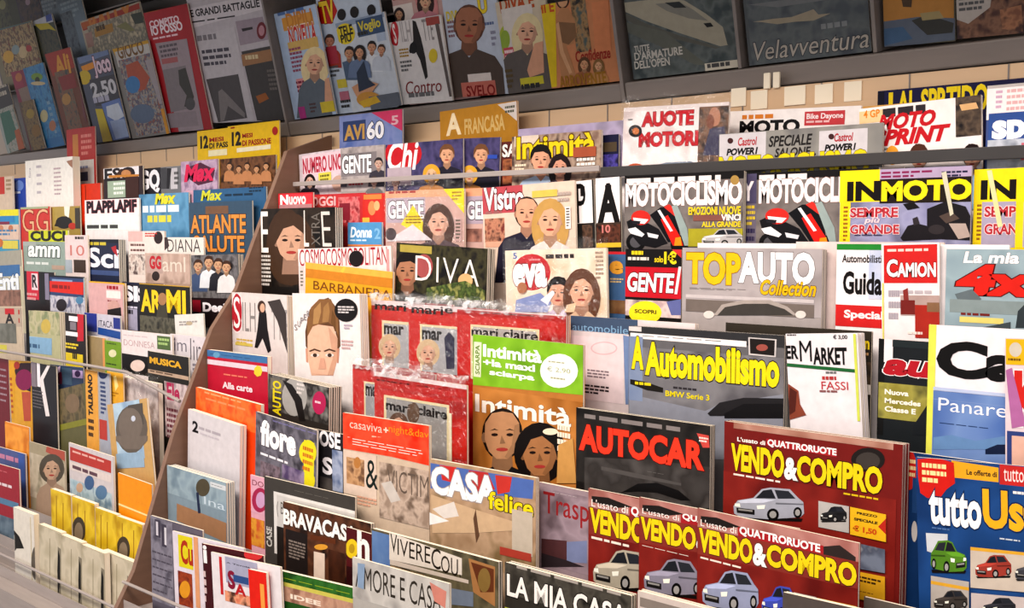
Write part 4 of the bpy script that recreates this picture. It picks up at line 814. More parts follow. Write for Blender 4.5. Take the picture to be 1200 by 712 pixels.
G([(214, 160), (250, 140), (320, 150), (338, 200), (336, 290), (320, 352), (230, 352), (214, 280)], '#dcb49c'); G([(300, 150), (338, 200), (336, 290), (320, 352), (296, 352), (318, 280)], '#c89e86')
G([(214, 190), (212, 120), (228, 70), (262, 36), (310, 36), (340, 100), (342, 190), (325, 150), (300, 132), (262, 140), (235, 150)], '#8a6440')
G([(236, 140), (240, 80), (268, 48), (270, 90), (258, 138)], '#b08a5c'); G([(275, 132), (280, 70), (300, 48), (306, 90), (300, 130)], '#a47e52'); G([(310, 135), (316, 80), (330, 110), (332, 165)], '#74522f')
G([(206, 240), (214, 240), (216, 300), (208, 295)], '#c89880'); G([(336, 240), (346, 240), (342, 300), (336, 300)], '#c08c74')
for ex_ in (245, 306):
    E(ex_, 268, 18, 7, '#e4d4cc'); E(ex_, 268, 9, 8, '#4a3a30'); G([(ex_ - 26, 250), (ex_ - 2, 240), (ex_ + 26, 250), (ex_ + 20, 254), (ex_ - 2, 247), (ex_ - 20, 254)], '#5a4030')
G([(268, 280), (284, 280), (292, 325), (260, 325)], '#cfa08a'); R(235, 345, 320, 352, '#b0645c'); E(374, 82, 48, 48, '#211c1c', 'badge'); L(340, 65, 408, 100, 3, '#cfc8c8'); 
for i_, ch in enumerate('SUPER'): T(ch, 160 + i_ * 13, 140 - i_ * 14, 172 + i_ * 13, 165 - i_ * 14, '#8a8484', b=0, p='headline')
L(355, 205, 405, 250, 3, '#c8a8a8'); L(365, 140, 400, 165, 2, '#b8a8b8')
M('R4', 3, (475, 42), (690, 52), '#b3241f', 'red framed wrapped womens monthly, first of three along the ledge', w=.205, wrap=2)
R(475, 35, 700, 80, '#e6d2d2', 'printed_panel'); T('mari', 490, 50, 622, 95, '#1c1616', b=.01); R(475, 82, 700, 340, '#b8261e|#c43026|#a01c18|12', 'printed_panel'); R(520, 128, 700, 340, '#d8cca8', 'printed_panel'); R(528, 140, 700, 340, '#a8a8aa', 'printed_panel'); T('mar', 528, 148, 612, 194, '#1c1616', b=.02); H(552, 240, 80, '#d0a890', '#c8b090', 'bob', None)
M('R4', 2, (630, 58), (850, 70), '#b3241f', 'red framed wrapped womens monthly, middle of three along the ledge', w=.205, wrap=2)
R(630, 50, 860, 95, '#e6d2d2', 'printed_panel'); T('mari', 642, 62, 775, 106, '#1c1616', b=.01); T('e', 780, 74, 815, 100, '#1c1616', b=.01); R(630, 96, 860, 360, '#b8261e|#c43026|#a01c18|12', 'printed_panel'); R(678, 142, 860, 360, '#d8cca8', 'printed_panel'); R(686, 152, 860, 360, '#a8a8aa', 'printed_panel'); T('mar', 686, 166, 770, 214, '#1c1616', b=.02); H(712, 262, 84, '#d0a890', '#c8b090', 'bob', None); G([(780, 200), (800, 175), (822, 200), (822, 330), (790, 330)], '#3a3c50')
M('R4', 1, (832, 74), (1278, 100), '#b3241f', 'red framed wrapped womens monthly, last of three beside the green flap', w=.225, n=1, wrap=2, cl='copy of the red framed wrapped monthly behind the green flap')
R(832, 66, 1290, 108, '#e6d2d2', 'printed_panel'); L(930, 90, 1200, 112, 1, '#1c1616', 'title', .8); R(832, 100, 1290, 400, '#b8261e|#c43026|#a01c18|12', 'printed_panel'); R(888, 140, 1172, 400, '#d8cca8', 'printed_panel'); R(898, 150, 1160, 400, '#b0aaa6', 'printed_panel'); T('mari claire', 892, 148, 1168, 212, '#1c1616', b=.01)
M('R5', 3, (398, 312), (640, 330), '#a82420', 'red framed wrapped monthly in the lower row, mostly hidden copy', w=.205, wrap=2)
R(398, 310, 640, 330, '#e6d2d2'); R(398, 330, 640, 600, '#b8261e|#c43026|#a01c18|12', 'printed_panel'); R(446, 382, 640, 600, '#d8cca8', 'printed_panel'); R(452, 390, 640, 600, '#9a9a9c'); T('ma', 452, 400, 500, 450, '#1c1616', b=.02)
M('R5', 2, (490, 330), (872, 400), '#b3241f', 'red framed wrapped monthly in the lower row, full title in view above the orange flap', n=0, wrap=2)
R(490, 320, 900, 408, '#e6d2d2', 'printed_panel'); T('mari claire', 500, 358, 845, 420, '#1c1616', b=.01); R(490, 398, 880, 700, '#b8261e|#c43026|#a01c18|12', 'printed_panel'); G([(492, 366), (880, 418), (880, 440), (492, 396)], '#b8261e', 'printed_panel'); G([(530, 425), (800, 468), (800, 700), (530, 700)], '#d8cca8', 'printed_panel'); G([(540, 436), (790, 478), (790, 700), (540, 700)], '#9a9896', 'printed_panel'); T('mari', 538, 448, 640, 505, '#1c1616', b=.02); T('claire', 668, 465, 792, 530, '#1c1616', b=.02); E(652, 500, 26, 44, '#6a5444'); H(590, 545, 70, '#d0a890', '#6a5040', 'bob', None); R(800, 500, 812, 700, '#e0d8c0')
Z('C3')
M('R4', 2, (240, 108), (500, 120), '#d8cccc', 'white card fronted motoring magazine with blue title band', w=.215, n=1, cl='copy of the white card fronted motoring magazine behind its front copy')
R(240, 100, 520, 190, '#4c5c74', 'printed_panel'); T('automobile', 248, 138, 480, 188, '#86a8c4', b=.0); R(244, 190, 462, 480, '#e2d2d4', 'printed_panel'); E(380, 245, 56, 28, '#d8b8bc', 'small_print'); E(380, 245, 50, 23, '#e2d2d4', 'small_print'); L(310, 332, 400, 380, 3, '#8a7a80'); L(300, 395, 400, 450, 3, '#3a3034', 'headline'); G([(460, 190), (500, 200), (500, 480), (470, 480)], '#7c90b4', 'printed_panel')
M('R4', 1, (484, 148), (1128, 186), '#6e6c6e', 'grey car monthly with long yellow title shadowed in black', n=3, cl='copy of the grey yellow titled car monthly stacked behind its front copy')
R(484, 130, 1130, 240, '#3c3c3e', 'printed_panel'); G([(490, 176), (970, 212), (970, 236), (490, 198)], '#e6e0de', 'printed_panel'); L(540, 188, 960, 222, 1, '#3a3638', 'small_print'); G([(484, 150), (536, 152), (536, 172), (484, 168)], '#cfc8c6', 'headline'); R(484, 232, 1130, 700, '#737174|#858386|#646266|15', 'printed_panel')
G([(486, 430), (800, 500), (860, 470), (1130, 430), (1130, 700), (486, 700)], '#8c8e98'); R(486, 190, 540, 460, '#7a88a4|#8c98ae|20'); G([(978, 195), (1095, 204), (1092, 278), (980, 268)], '#c8c2c0', 'printed_panel'); G([(984, 200), (1088, 208), (1086, 272), (986, 262)], '#2a2422'); E(1035, 238, 24, 14, '#a05a50')
T('A', 496, 190, 545, 330, '#e6d41e', b=.04, out='#26221c', ow=.03); T('Automobilismo', 552, 212, 1106, 406, '#e6d41e', b=.03, out='#26221c', ow=.03)
G([(490, 368), (548, 378), (626, 404), (626, 424), (560, 414), (490, 388)], '#26221c', 'headline'); L(510, 378, 620, 410, 1, '#d8c820', 'headline'); L(668, 398, 780, 420, 1, '#3a363a', 'headline', .8); T('BMW Serie 3', 636, 414, 818, 458, '#d8c820', p='headline'); G([(810, 510), (860, 465), (960, 445), (1130, 448), (1130, 520), (820, 520)], '#2c2a2c'); G([(880, 510), (960, 470), (1130, 470), (1130, 530), (880, 530)], '#1c1a1c')
Z('C4')
M('R4', 1, (214, 180), (512, 176), '#ded8da', 'white trade magazine with black capital title and green rule', n=3, cl='copy of the white trade magazine with black title stacked behind its front copy')
L(220, 182, 270, 192, 1, '#555'); T('€ 3,00', 410, 184, 470, 204, '#2a2626', p='headline'); T('ER', 214, 228, 268, 284, '#171515', b=.02); T('M', 270, 208, 324, 294, '#171515', b=.0); T('ARKET', 326, 236, 470, 308, '#171515', b=.02); G([(214, 300), (502, 326), (502, 340), (214, 314)], '#2a6a3c', 'printed_panel'); L(380, 335, 450, 352, 1, '#777'); L(365, 355, 455, 374, 1, '#b04040', 'headline', .8); T('FASSI', 362, 376, 474, 412, '#b83840', p='headline', b=.0); L(355, 412, 475, 430, 1, '#8a5a5a'); G([(214, 378), (268, 415), (275, 470), (300, 515), (214, 540)], '#8a4a38'); G([(232, 400), (262, 420), (255, 500), (225, 520)], '#5a2a22'); R(505, 180, 512, 540, '#c8d060', 'printed_panel')
M('R4', 3, (512, 178), (575, 176), '#3a342c', 'dark cover with yellow lettering, between the trade magazine and the italic red a', w=-.2)
T('icon', 490, 198, 565, 252, '#e6cc28', b=.02); L(518, 262, 565, 285, 1, '#c8a070', 'headline'); G([(518, 400), (575, 350), (575, 440), (518, 440)], '#cfc8c0'); R(515, 300, 575, 400, '#2a2826|#5a4a3a|40', 'cover_picture')
M('R4', 2, (577, 200), (860, 210), '#25292c', 'black headed car magazine with fat red italic title, beside the blue sky cover', w=.215)
R(577, 190, 594, 600, '#1c1c1c'); R(600, 198, 634, 300, '#e4dede'); R(634, 205, 860, 250, '#2c3436'); T('auto', 596, 262, 1000, 385, '#b02430', b=.06, sh=.2, out='#f0e8e8', ow=.035); R(577, 380, 860, 560, '#8a8238|#a09a50|#5c5a34|30', 'cover_picture'); G([(720, 560), (780, 470), (830, 440), (860, 450), (860, 600), (720, 600)], '#22262a'); T('Nuova', 602, 408, 700, 440, '#ece6d8', b=.02, p='headline'); T('Mercedes', 602, 445, 750, 482, '#ece6d8', b=.02, p='headline'); T('Classe E', 602, 478, 730, 515, '#ece6d8', b=.02, p='headline')
M('R4', 1, (806, 142), (1150, 156), '#e6dee0', 'white and sky blue motoring monthly with giant black letters', w=.235)
R(806, 142, 820, 800, '#d8d860', 'printed_panel'); R(824, 415, 1200, 800, '#5a78b0|#7a94c0|#4a68a4|8'); R(824, 400, 1200, 450, '#a8b4d0|#c0c8dc|15'); R(824, 450, 1200, 490, '#7a90bc|#94a6cc|15'); T('Car', 838, 205, 1330, 402, '#1a1818', b=.07); L(840, 165, 1100, 180, 1, '#8a8488'); T('Panarea', 846, 445, 1180, 535, '#f2eef2', b=-.005); L(850, 548, 1090, 580, 1, '#28406a', 'headline', .8); G([(824, 610), (900, 600), (1000, 625), (1150, 600), (1200, 605), (1200, 660), (824, 660)], '#6e90b8'); G([(1040, 660), (1090, 640), (1150, 640), (1150, 680), (1040, 680)], '#1e2a48')
M('R4', 0, (1122, 196), (1470, 206), '#d8c8cc', 'pale cover with gold medal badge, cut by the photo edge', th=.004)
R(1125, 200, 1215, 310, '#d8b020', 'badge'); E(1165, 245, 26, 30, '#c8c0b0', 'badge'); L(1135, 280, 1190, 300, 1, '#7a5a10'); T('K', 1160, 330, 1290, 570, '#c83028', b=.06, out='#f0e4e4'); G([(1125, 330), (1150, 320), (1210, 560), (1150, 570)], '#b070a0'); R(1130, 580, 1400, 800, '#3a4a80', 'printed_panel'); R(1150, 600, 1400, 800, '#d8b0a0')
# ---------------------------------------------------------------- fifth row, right bay
Z('C1')
M('R5', 1, (866, 246), (1116, 276), '#b8243e', 'crimson cookery book with blue head band, behind the orange wrapped pack', th=.010, n=1, cl='copy of the crimson cookery book behind its front copy')
R(866, 240, 1120, 305, '#4a78a4', 'printed_panel'); R(866, 305, 1120, 318, '#d8c8d0', 'printed_panel'); L(880, 262, 1090, 290, 1, '#2a4468', 'headline', .8); E(905, 268, 14, 12, '#6a9ab8', 'badge'); E(1078, 335, 18, 24, '#e0c840', 'badge', n=7); L(935, 345, 1050, 372, 1, '#e0806a', 'headline'); T('Alla carte', 930, 378, 1055, 425, '#ecd8dc', b=.02); T('del Re', 935, 435, 1040, 470, '#e0b8c4', b=.01, p='headline')
Z('C2')
M('R5', 0, (52, 345), (302, 402), '#3a3430', 'glamour monthly with magenta disc and yellow upright letters', n=5, yaw=2, cl='copy of the magenta disc glamour monthly stacked behind its front copy')
R(52, 340, 310, 560, '#5c5854|#34302e|#8a8682|30', 'cover_picture'); R(62, 360, 110, 420, '#7a7468'); T('AUTTO', 70, 370, 104, 520, '#d8c820', b=.02, vert=True); E(160, 440, 52, 80, '#a8a4a0'); G([(110, 370), (150, 390), (190, 450), (205, 540), (180, 540), (160, 460)], '#24201e'); E(262, 465, 28, 48, '#b42a5c', 'badge'); L(245, 455, 280, 480, 1, '#e8c8d0'); L(170, 365, 200, 440, 4, '#d8d0cc')
Z('C2')
M('R5', 2, (905, 181), (1370, 243), '#b87c3e', 'orange womens weekly under a lime green flap, bald man and dark haired woman', n=0)
G([(890, 170), (1380, 230), (1380, 438), (890, 392)], '#7cae24|#8cbc34|#6c9c1c|12', 'flap'); G([(910, 212), (942, 215), (938, 362), (908, 358)], '#d8dcc0', 'flap'); T('SCIARPA', 915, 225, 934, 350, '#6a8a2c', p='flap', vert=True)
T('Intimità', 948, 222, 1196, 304, '#f4f4ec', b=.02, p='flap'); T('+la maxi', 948, 282, 1168, 340, '#f4f4ec', b=.02, p='flap'); T('sciarpa', 975, 328, 1165, 384, '#f4f4ec', b=.02, p='flap')
Z('C3')
E(210, 335, 80, 72, '#f0efe2', 'flap'); L(165, 292, 255, 312, 1, '#a8a88c', 'flap'); T('€ 2,90', 160, 315, 258, 350, '#9aa080', b=.0, p='flap'); L(175, 360, 240, 380, 1, '#a8a88c', 'flap')
Z('C2')
R(880, 395, 1380, 900, '#b47838|#c48848|#a0682c|10', 'printed_panel'); T('Intimità', 915, 430, 1320, 575, '#f2e8dc', b=.01, out='#8a5a2c', ow=.004); H(1030, 605, 200, '#b88c68', '#241a14', 'bald', '#1c1a1c', .85); H(1190, 680, 190, '#a87850', '#1a1412', 'bob', '#c89868', .8); L(1265, 560, 1320, 690, 4, '#f0e0cc', 'headline', .7); E(1235, 590, 32, 14, '#e8d8c0', 'headline')
Z('D2')
G([(1268, 40), (1330, 10), (1345, 200), (1262, 200)], '#c89a5c')
Z('C3')
M('R5', 1, (266, 484), (820, 594), '#23201f', 'black car weekly with outlined orange red title over dark wheel arch', n=2, w=.215, cl='copy of the black orange titled car weekly stacked behind its front copy')
R(266, 470, 840, 900, '#262322|#33302e|#1c1a19|15'); L(300, 510, 780, 612, 1, '#8a8280', 'small_print'); G([(300, 690), (560, 700), (820, 730), (820, 900), (300, 900)], '#4a4644|#3c3836|#585452|20')
Z('D3')
G([(450, 230), (520, 192), (600, 188), (690, 220), (740, 262), (700, 262), (600, 230), (520, 225)], '#161414'); G([(370, 120), (520, 150), (700, 190), (700, 200), (500, 165), (370, 135)], '#5a5654'); L(560, 140, 680, 165, 1, '#6a6664')
Z('C3')
T('AUTOCAR', 278, 548, 796, 748, '#f0462e', b=.03, out='#5a1a12', ow=.02); G([(765, 590), (815, 600), (818, 650), (790, 650)], '#c8544c', 'badge'); L(775, 605, 812, 635, 2, '#f0d8d0')
Z('D4')
M('R5', 1, (-39, -67), (632, 26), '#7a2420', 'dark red car price guide with yellow black title, upper copy with price box', n=3, w=.225, cl='copy of the dark red car price guide stacked behind the upper front copy')
Z('C4')
R(0, 520, 660, 660, '#a87868|#b89080|#986858|15', 'printed_panel'); E(555, 700, 70, 50, '#2a2422'); E(555, 705, 50, 36, '#4a4440'); G([(135, 612), (430, 660), (425, 690), (135, 640)], '#a82a30', 'printed_panel'); T("L'usato di", 15, 605, 130, 640, '#f0e6e0', p='headline'); T('QUATTRORUOTE', 140, 614, 425, 688, '#f4ece8', b=.02, p='headline')
Z('D4')
R(-60, 135, 660, 800, '#7c241e|#8a2c24|#6a1c18|12', 'printed_panel'); T('VENDO', -10, 22, 208, 172, '#e8cc1e', b=.03, out='#2a1c10', ow=.03); T('COMPRO', 262, 72, 614, 240, '#e8cc1e', b=.03, out='#2a1c10', ow=.03); T('&', 210, 80, 266, 182, '#f0ebe6', b=.03, out='#5a4a40', ow=.02)
L(0, 148, 210, 196, 1, '#ecdcd0', 'headline', .6); L(455, 228, 612, 268, 1, '#d8b820', 'headline'); CAR(0, 200, 292, 335, '#a8aab4', sl=.05); G([(352, 262), (478, 285), (478, 395), (352, 370)], '#b8b4b0', 'printed_panel'); CAR(360, 285, 470, 350, '#2a2a2c'); G([(484, 286), (632, 318), (632, 432), (484, 400)], '#e0b428', 'badge'); T('PREZZO', 512, 306, 596, 332, '#2a2018', b=.03, p='badge'); T('SPECIALE', 500, 330, 598, 360, '#2a2018', b=.03, p='badge'); T('€ 1,50', 496, 360, 594, 408, '#c85a20', b=.03, p='badge'); G([(632, 335), (632, 400), (600, 368)], '#b83428', 'badge'); G([(510, 435), (628, 462), (628, 560), (510, 540)], '#7c8494|#5a6070|#a8a8ac|40'); G([(510, 552), (628, 575), (628, 690), (510, 665)], '#d8a82c', 'badge'); L(520, 570, 610, 620, 2, '#4a3418'); L(515, 630, 615, 660, 1, '#8a6420')
M('R5', 4, (632, 36), (690, 50), '#6a6864', 'grey sliver of another car guide behind the blue used car magazine', w=-.2); R(632, 50, 690, 700, '#7a7874|#62605c|20'); E(650, 200, 14, 20, '#2a2828'); E(655, 470, 22, 60, '#2a2624'); T('o', 645, 600, 680, 660, '#d8b82c', b=.03)
M('R5', 2, (690, 68), (900, 88), '#1c4272', 'blue used car magazine with red starburst, rear copy', w=.22, n=1, cl='further copy of the blue used car magazine')
E(720, 148, 32, 84, '#c83028', 'badge'); L(700, 100, 748, 190, 3, '#f0d8a0'); R(735, 180, 752, 330, '#2c5488'); E(742, 405, 12, 44, '#cfcac6')
M('R5', 1, (752, 82), (1420, 138), '#1c4272', 'blue used car magazine with white and amber title, front copy', n=0)
R(752, 60, 1450, 900, '#1e4678|#27528a|#183a68|10'); G([(900, 96), (1095, 126), (1095, 186), (905, 166)], '#e0a82c', 'printed_panel'); T('Le offerte di', 962, 132, 1088, 166, '#2a2420', p='headline'); G([(1100, 112), (1450, 150), (1450, 230), (1100, 194)], '#c03430', 'printed_panel'); T('tutto', 1116, 130, 1200, 188, '#f0dcd8', b=.0, p='headline')
G([(760, 90), (840, 85), (910, 105), (915, 190), (880, 215), (850, 255), (800, 250), (772, 230), (762, 160)], '#c8281f', 'badge'); L(778, 105, 880, 205, 3, '#f0d8a0', 'badge', .6); T('tutto', 806, 215, 1026, 384, '#f4f0ee', b=.02, out='#16325a', ow=.02); T('Usato', 1028, 212, 1420, 420, '#e8b028', b=.02, out='#16325a', ow=.02); L(1155, 222, 1220, 248, 1, '#e8e4e0'); L(1100, 415, 1220, 440, 1, '#c8d0d8'); L(820, 370, 910, 392, 1, '#5a7aa8')
G([(795, 395), (885, 400), (885, 500), (800, 470)], '#c8ccd0'); CAR(815, 425, 965, 560, '#5c8a2c', flip=True); G([(980, 452), (1450, 500), (1450, 660), (980, 620)], '#c8bcae', 'printed_panel'); G([(980, 452), (1450, 500), (1450, 512), (980, 466)], '#d8a83c', 'printed_panel'); CAR(1000, 485, 1150, 580, '#a04438'); CAR(1165, 505, 1300, 590, '#4a4a50'); G([(818, 570), (975, 595), (975, 800), (818, 800)], '#b8b0a8', 'printed_panel'); G([(818, 590), (975, 618), (975, 632), (818, 604)], '#d8a83c', 'printed_panel'); CAR(830, 630, 970, 710, '#4a4440'); G([(985, 640), (1450, 680), (1450, 800), (985, 800)], '#c8bcb8', 'printed_panel'); CAR(1030, 660, 1170, 730, '#3a3a40')
# ---------------------------------------------------------------- sixth row, right bay
Z('C1')
M('R6', 2, (795, 402), (1062, 476), '#ee5018', 'bright orange plastic wrapped pack behind the pale numbered book', th=.008, yaw=2, cat='magazine')
G([(795, 402), (1062, 470), (1062, 600), (795, 520)], '#f05a20|#ff7a38|#d8440f|25', 'printed_panel'); L(830, 420, 1000, 480, 1, '#f8a070', 'headline'); L(835, 445, 1010, 510, 1, '#f89060', 'headline')
M('R6', .3, (770, 488), (985, 558), '#cfc9cc', 'pale grey numbered book with black numeral, stacked before the orange pack', yaw=2, th=.006, n=1, cl='second pale grey book behind the numbered one')
T('2', 788, 535, 812, 590, '#1c181a', b=.02); L(815, 560, 965, 630, 1, '#b0a8ae', 'headline', .6); L(820, 585, 940, 640, 1, '#c0b8be', 'headline')
Z('C2')
M('R6', .5, (0, 500), (252, 580), '#8a8690', 'grey lifestyle monthly with big white lower case title and yellow balloon')
R(0, 490, 260, 900, '#55525a|#7a7680|#403c44|30'); T('fiore', 20, 530, 165, 690, '#f4f0f2', b=.03, out='#4a4450'); L(70, 535, 250, 600, 3, '#8a84b0'); E(215, 670, 36, 52, '#e0d428', 'badge')
Z('D2')
R(200, 10, 240, 160, '#e0d428', 'badge'); E(215, 180, 30, 40, '#e0d428', 'badge'); L(195, 35, 235, 160, 4, '#c87828'); L(20, 70, 180, 110, 1, '#e8e4e8', 'headline', .5); R(20, 95, 100, 200, '#6a5a60|#8a7a84|#3a3438|40'); R(110, 110, 200, 200, '#5c4c70|#a090a8|40')
Z('C2')
M('R6', 3, (252, 565), (362, 596), '#2e2c30', 'dark lifestyle cover with stacked white letters, beside the orange flap', w=-.2)
T('OSE', 262, 575, 350, 660, '#eeeaec', b=.02); 
Z('D2')
T('S', 275, 78, 318, 160, '#eeeaec', b=.02); R(315, 50, 360, 230, '#8a98b4|#a8b0c4|#6c7a98|30'); R(265, 160, 318, 240, '#6a6460|#4a4444|30')
Z('C2')
M('R6', 1, (360, 505), (715, 560), '#cdb9a4', 'home monthly packed under a shiny orange red flap with white script', th=.006)
G([(352, 488), (800, 520), (800, 700), (352, 640)], '#ee3f1f|#f8583a|#d83010|20', 'flap'); T('casaviva', 388, 535, 522, 590, '#f6c8b8', b=.0, p='flap'); T('+', 528, 565, 548, 590, '#f8d0c0', p='flap'); T('night&day', 550, 555, 715, 622, '#f09020', b=.0, p='flap'); L(480, 600, 640, 640, 1, '#f8b09a', 'flap'); L(380, 605, 700, 690, 2, '#fae0d8', 'flap', .3)
Z('D2')
G([(355, 0), (720, 0), (720, 118), (560, 80), (355, 45)], '#ee3f1f|#f8583a|#d83010|20', 'flap'); L(400, 5, 690, 90, 3, '#fbe6de', 'flap', .22); R(362, 50, 500, 260, '#d8c4b4'); R(375, 80, 450, 205, '#a8805c|#c8a078|#7a5a44|50', 'cover_picture'); E(420, 105, 14, 24, '#b8824a'); T('&', 455, 90, 505, 218, '#1e2c28', b=.0); R(510, 100, 720, 380, '#a08c7c|#c4b0a0|#7c6a5c|40', 'cover_picture'); T('VICTIM', 545, 130, 715, 255, '#6a5c52', b=-.01); G([(520, 190), (560, 180), (600, 260), (560, 270)], '#c8c0b8'); L(420, 240, 500, 300, 3, '#d8a890')
M('R6', 0, (718, 92), (1158, 168), '#b79e86', 'home weekly with white letters on red and blue and a yellow script', n=1, wrap=False, cl='copy of the red and blue titled home weekly behind its front copy')
R(715, 88, 1165, 600, '#a08468|#b89c80|#86704f|20'); G([(722, 110), (1150, 182), (1145, 260), (722, 215)], '#5a74b0', 'printed_panel'); G([(760, 118), (830, 128), (810, 190), (770, 180)], '#c83a34', 'printed_panel'); G([(880, 140), (960, 150), (990, 220), (900, 230)], '#b83a38', 'printed_panel'); G([(990, 160), (1060, 168), (1050, 230), (1000, 240)], '#c24038', 'printed_panel'); T('CASA', 724, 118, 1000, 292, '#f2ece8', b=.03, out='#a09898', ow=.02); T('felice', 962, 225, 1148, 338, '#e8d020', b=.01, out='#4a4418', ow=.025); R(1060, 300, 1145, 500, '#c0b4a4', 'printed_panel'); G([(725, 240), (900, 300), (1060, 350), (1060, 390), (900, 400), (730, 400)], '#c8ac8c'); G([(900, 340), (910, 300), (925, 410), (912, 440)], '#6a4e3a'); G([(730, 300), (820, 270), (840, 330), (780, 340)], '#d8d0c8'); G([(500, 340), (640, 280), (800, 350), (700, 370)], '#e8e4e0'); R(1010, 455, 1140, 520, '#b04a3c', 'printed_panel')
Z('D3')
M('R6', 2, (104, 202), (330, 246), '#a08e94', 'grey transport magazine with tall dark red letters, behind the first yellow title', w=.21, n=1, cl='copy of the grey red lettered transport magazine behind its front copy')
R(115, 225, 330, 600, '#8e7c84|#a4929a|#76666c|20'); T('Trasp', 126, 240, 318, 405, '#9a2c30', b=.005); L(165, 245, 300, 275, 1, '#e0d6d4', 'headline', .6); G([(118, 440), (225, 450), (225, 540), (118, 515)], '#5c3a3c'); G([(225, 455), (310, 450), (310, 545), (225, 540)], '#8088a8'); G([(118, 500), (220, 530), (300, 560), (118, 560)], '#3a3034')
def guide(x0, y0, x1, y1, car_):
    W, Sx = x1 - x0, (y1 - y0) / (x1 - x0)
    f = lambda u, v: (x0 + u * W, y0 + v + Sx * u * W)
    q = lambda a, b, c, d, col, p='printed_panel': G([f(a, b), f(c, b), f(c, d), f(a, d)], col, p)
    q(0, 0, 1, 85, '#a87068|#b88880|#986058|15'); G([f(.02, 30), f(.12, 22), f(.27, 40), f(.16, 60), f(.02, 55)], '#2a2422'); G([f(.78, 45), f(.88, 25), f(.98, 60), f(.98, 110), f(.78, 100)], '#3a302e')
    q(.25, 42, .78, 78, '#a82a30'); q(0, 78, 1, 200, '#8a3a30'); q(0, 190, 1, 600, '#7c241e|#8a2c24|#6a1c18|12')
    a = f(.26, 36); b = f(.76, 80); T('QUATTRORUOTE', a[0], a[1], b[0], b[1], '#f4ece8', b=.02, p='headline')
    a = f(.02, 42); b = f(.24, 72); T("L'usato di", a[0], a[1], b[0], b[1], '#f0e6e0', b=0, p='headline')
    a = f(.01, 78); b = f(.34, 186); T('VENDO', a[0], a[1], b[0], b[1], '#e8cc1e', b=.03, out='#2a1c10', ow=.03)
    a = f(.43, 82); b = f(.985, 188); T('COMPRO', a[0], a[1], b[0], b[1], '#e8cc1e', b=.03, out='#2a1c10', ow=.03)
    a = f(.345, 90); b = f(.43, 186); T('&', a[0], a[1], b[0], b[1], '#f0ebe6', b=.03, out='#5a4a40', ow=.02)
    a = f(.02, 198); b = f(.33, 215); L(a[0], a[1], b[0], b[1], 1, '#ecdcd0', 'headline', .8)
    a = f(.03, 240); b = f(.38, 355); CAR(a[0], a[1], b[0], b[1], car_, sl=.12)
    a = f(.40, 255); b = f(.62, 360); CAR(a[0], a[1], b[0], b[1], '#4a58b0', sl=.12)
    q(.60, 260, .74, 400, '#b0a8a4'); q(.75, 262, .99, 400, '#d8a82c', 'badge')
M('R6', 1, (312, 226), (520, 272), '#7a2420', 'dark red car price guide with pale estate car, first of three overlapping copies', w=.222); guide(312, 226, 1002, 378, '#b0a898')
M('R6', 0, (522, 262), (762, 302), '#7a2420', 'dark red car price guide with grey saloon, middle of three overlapping copies', w=.222, wrap=False); guide(522, 262, 1220, 382, '#8e8a98')
M('R6', -1, (766, 300), (1438, 448), '#7a2420', 'dark red car price guide with silver blue cars, last of three, whole title in view', n=0); guide(766, 300, 1438, 448, '#9aa0b8')
# ---------------------------------------------------------------- seventh row, right bay
Z('D1')
M('R7', 3, (650, 104), (888, 176), '#8a9aa4', 'pale blue magazine bending forward, stack of loose copies beside the divider', n=4, cl='grey edged copy leaning behind the pale blue magazine')
R(650, 90, 900, 300, '#8a9ca8|#9cacb4|#7a8c98|20'); G([(690, 260), (890, 340), (890, 420), (690, 330)], '#a88060', 'printed_panel'); L(710, 290, 880, 350, 1, '#5a4030', 'headline'); E(795, 195, 28, 36, '#5a5240'); G([(768, 215), (778, 215), (786, 300), (776, 300)], '#2a3450'); T('Ina', 800, 230, 885, 290, '#c8d4dc', b=0, p='headline'); R(825, 170, 890, 210, '#cfd2d4'); L(830, 180, 880, 200, 1, '#888')
M('R7', 4, (1035, 168), (1092, 180), '#d8a8b4', 'pink cover with round magenta letters, beside the grey framed cover', w=.17, th=.003)
R(1035, 160, 1095, 340, '#d8a8b8'); T('DO', 1042, 188, 1090, 224, '#7a2038', b=0); E(1075, 275, 34, 52, '#a83058', 'title'); E(1078, 275, 20, 34, '#c8a0c0', 'title'); R(1035, 345, 1095, 480, '#c8643a|#d8a040|#a83828|40', 'cover_picture')
Z('D2')
M('R7', 3, (32, 172), (412, 262), '#4c4844', 'dark grey framed home cover with upright lettering, behind the brown home monthly')
R(30, 165, 420, 250, '#5c5854'); L(160, 232, 330, 275, 1, '#8a857e', 'headline'); R(72, 235, 420, 600, '#d8d4d0'); R(85, 250, 420, 600, '#c8c4c0'); T('( B', 85, 275, 115, 350, '#6a6660', b=0); T('CASE', 42, 380, 66, 470, '#c8c4be', p='headline', vert=True); R(85, 380, 120, 600, '#2a2420')
M('R7', 2, (112, 272), (476, 366), '#4a3024', 'brown interior monthly with white sans title and lit candle lamp', n=1, cl='copy of the brown interior monthly behind its front copy')
R(110, 262, 490, 700, '#4a2e20|#6a4430|#30201a|25'); T('BRAVACASA', 112, 300, 420, 452, '#f2ece8', b=.025, out='#2a1a14'); R(122, 385, 215, 600, '#2c2422'); L(135, 430, 205, 530, 6, '#8a7e76', 'headline'); G([(240, 480), (285, 490), (285, 700), (240, 700)], '#e0ccbc'); G([(225, 410), (330, 430), (330, 450), (225, 430)], '#6a3a20'); E(270, 462, 28, 12, '#d8a040'); R(300, 470, 370, 640, '#54301f|#382016|30')
M('R7', 1, (372, 378), (480, 402), '#5c1c20', 'maroon cover with white lower case letter and yellow disc', w=.19)
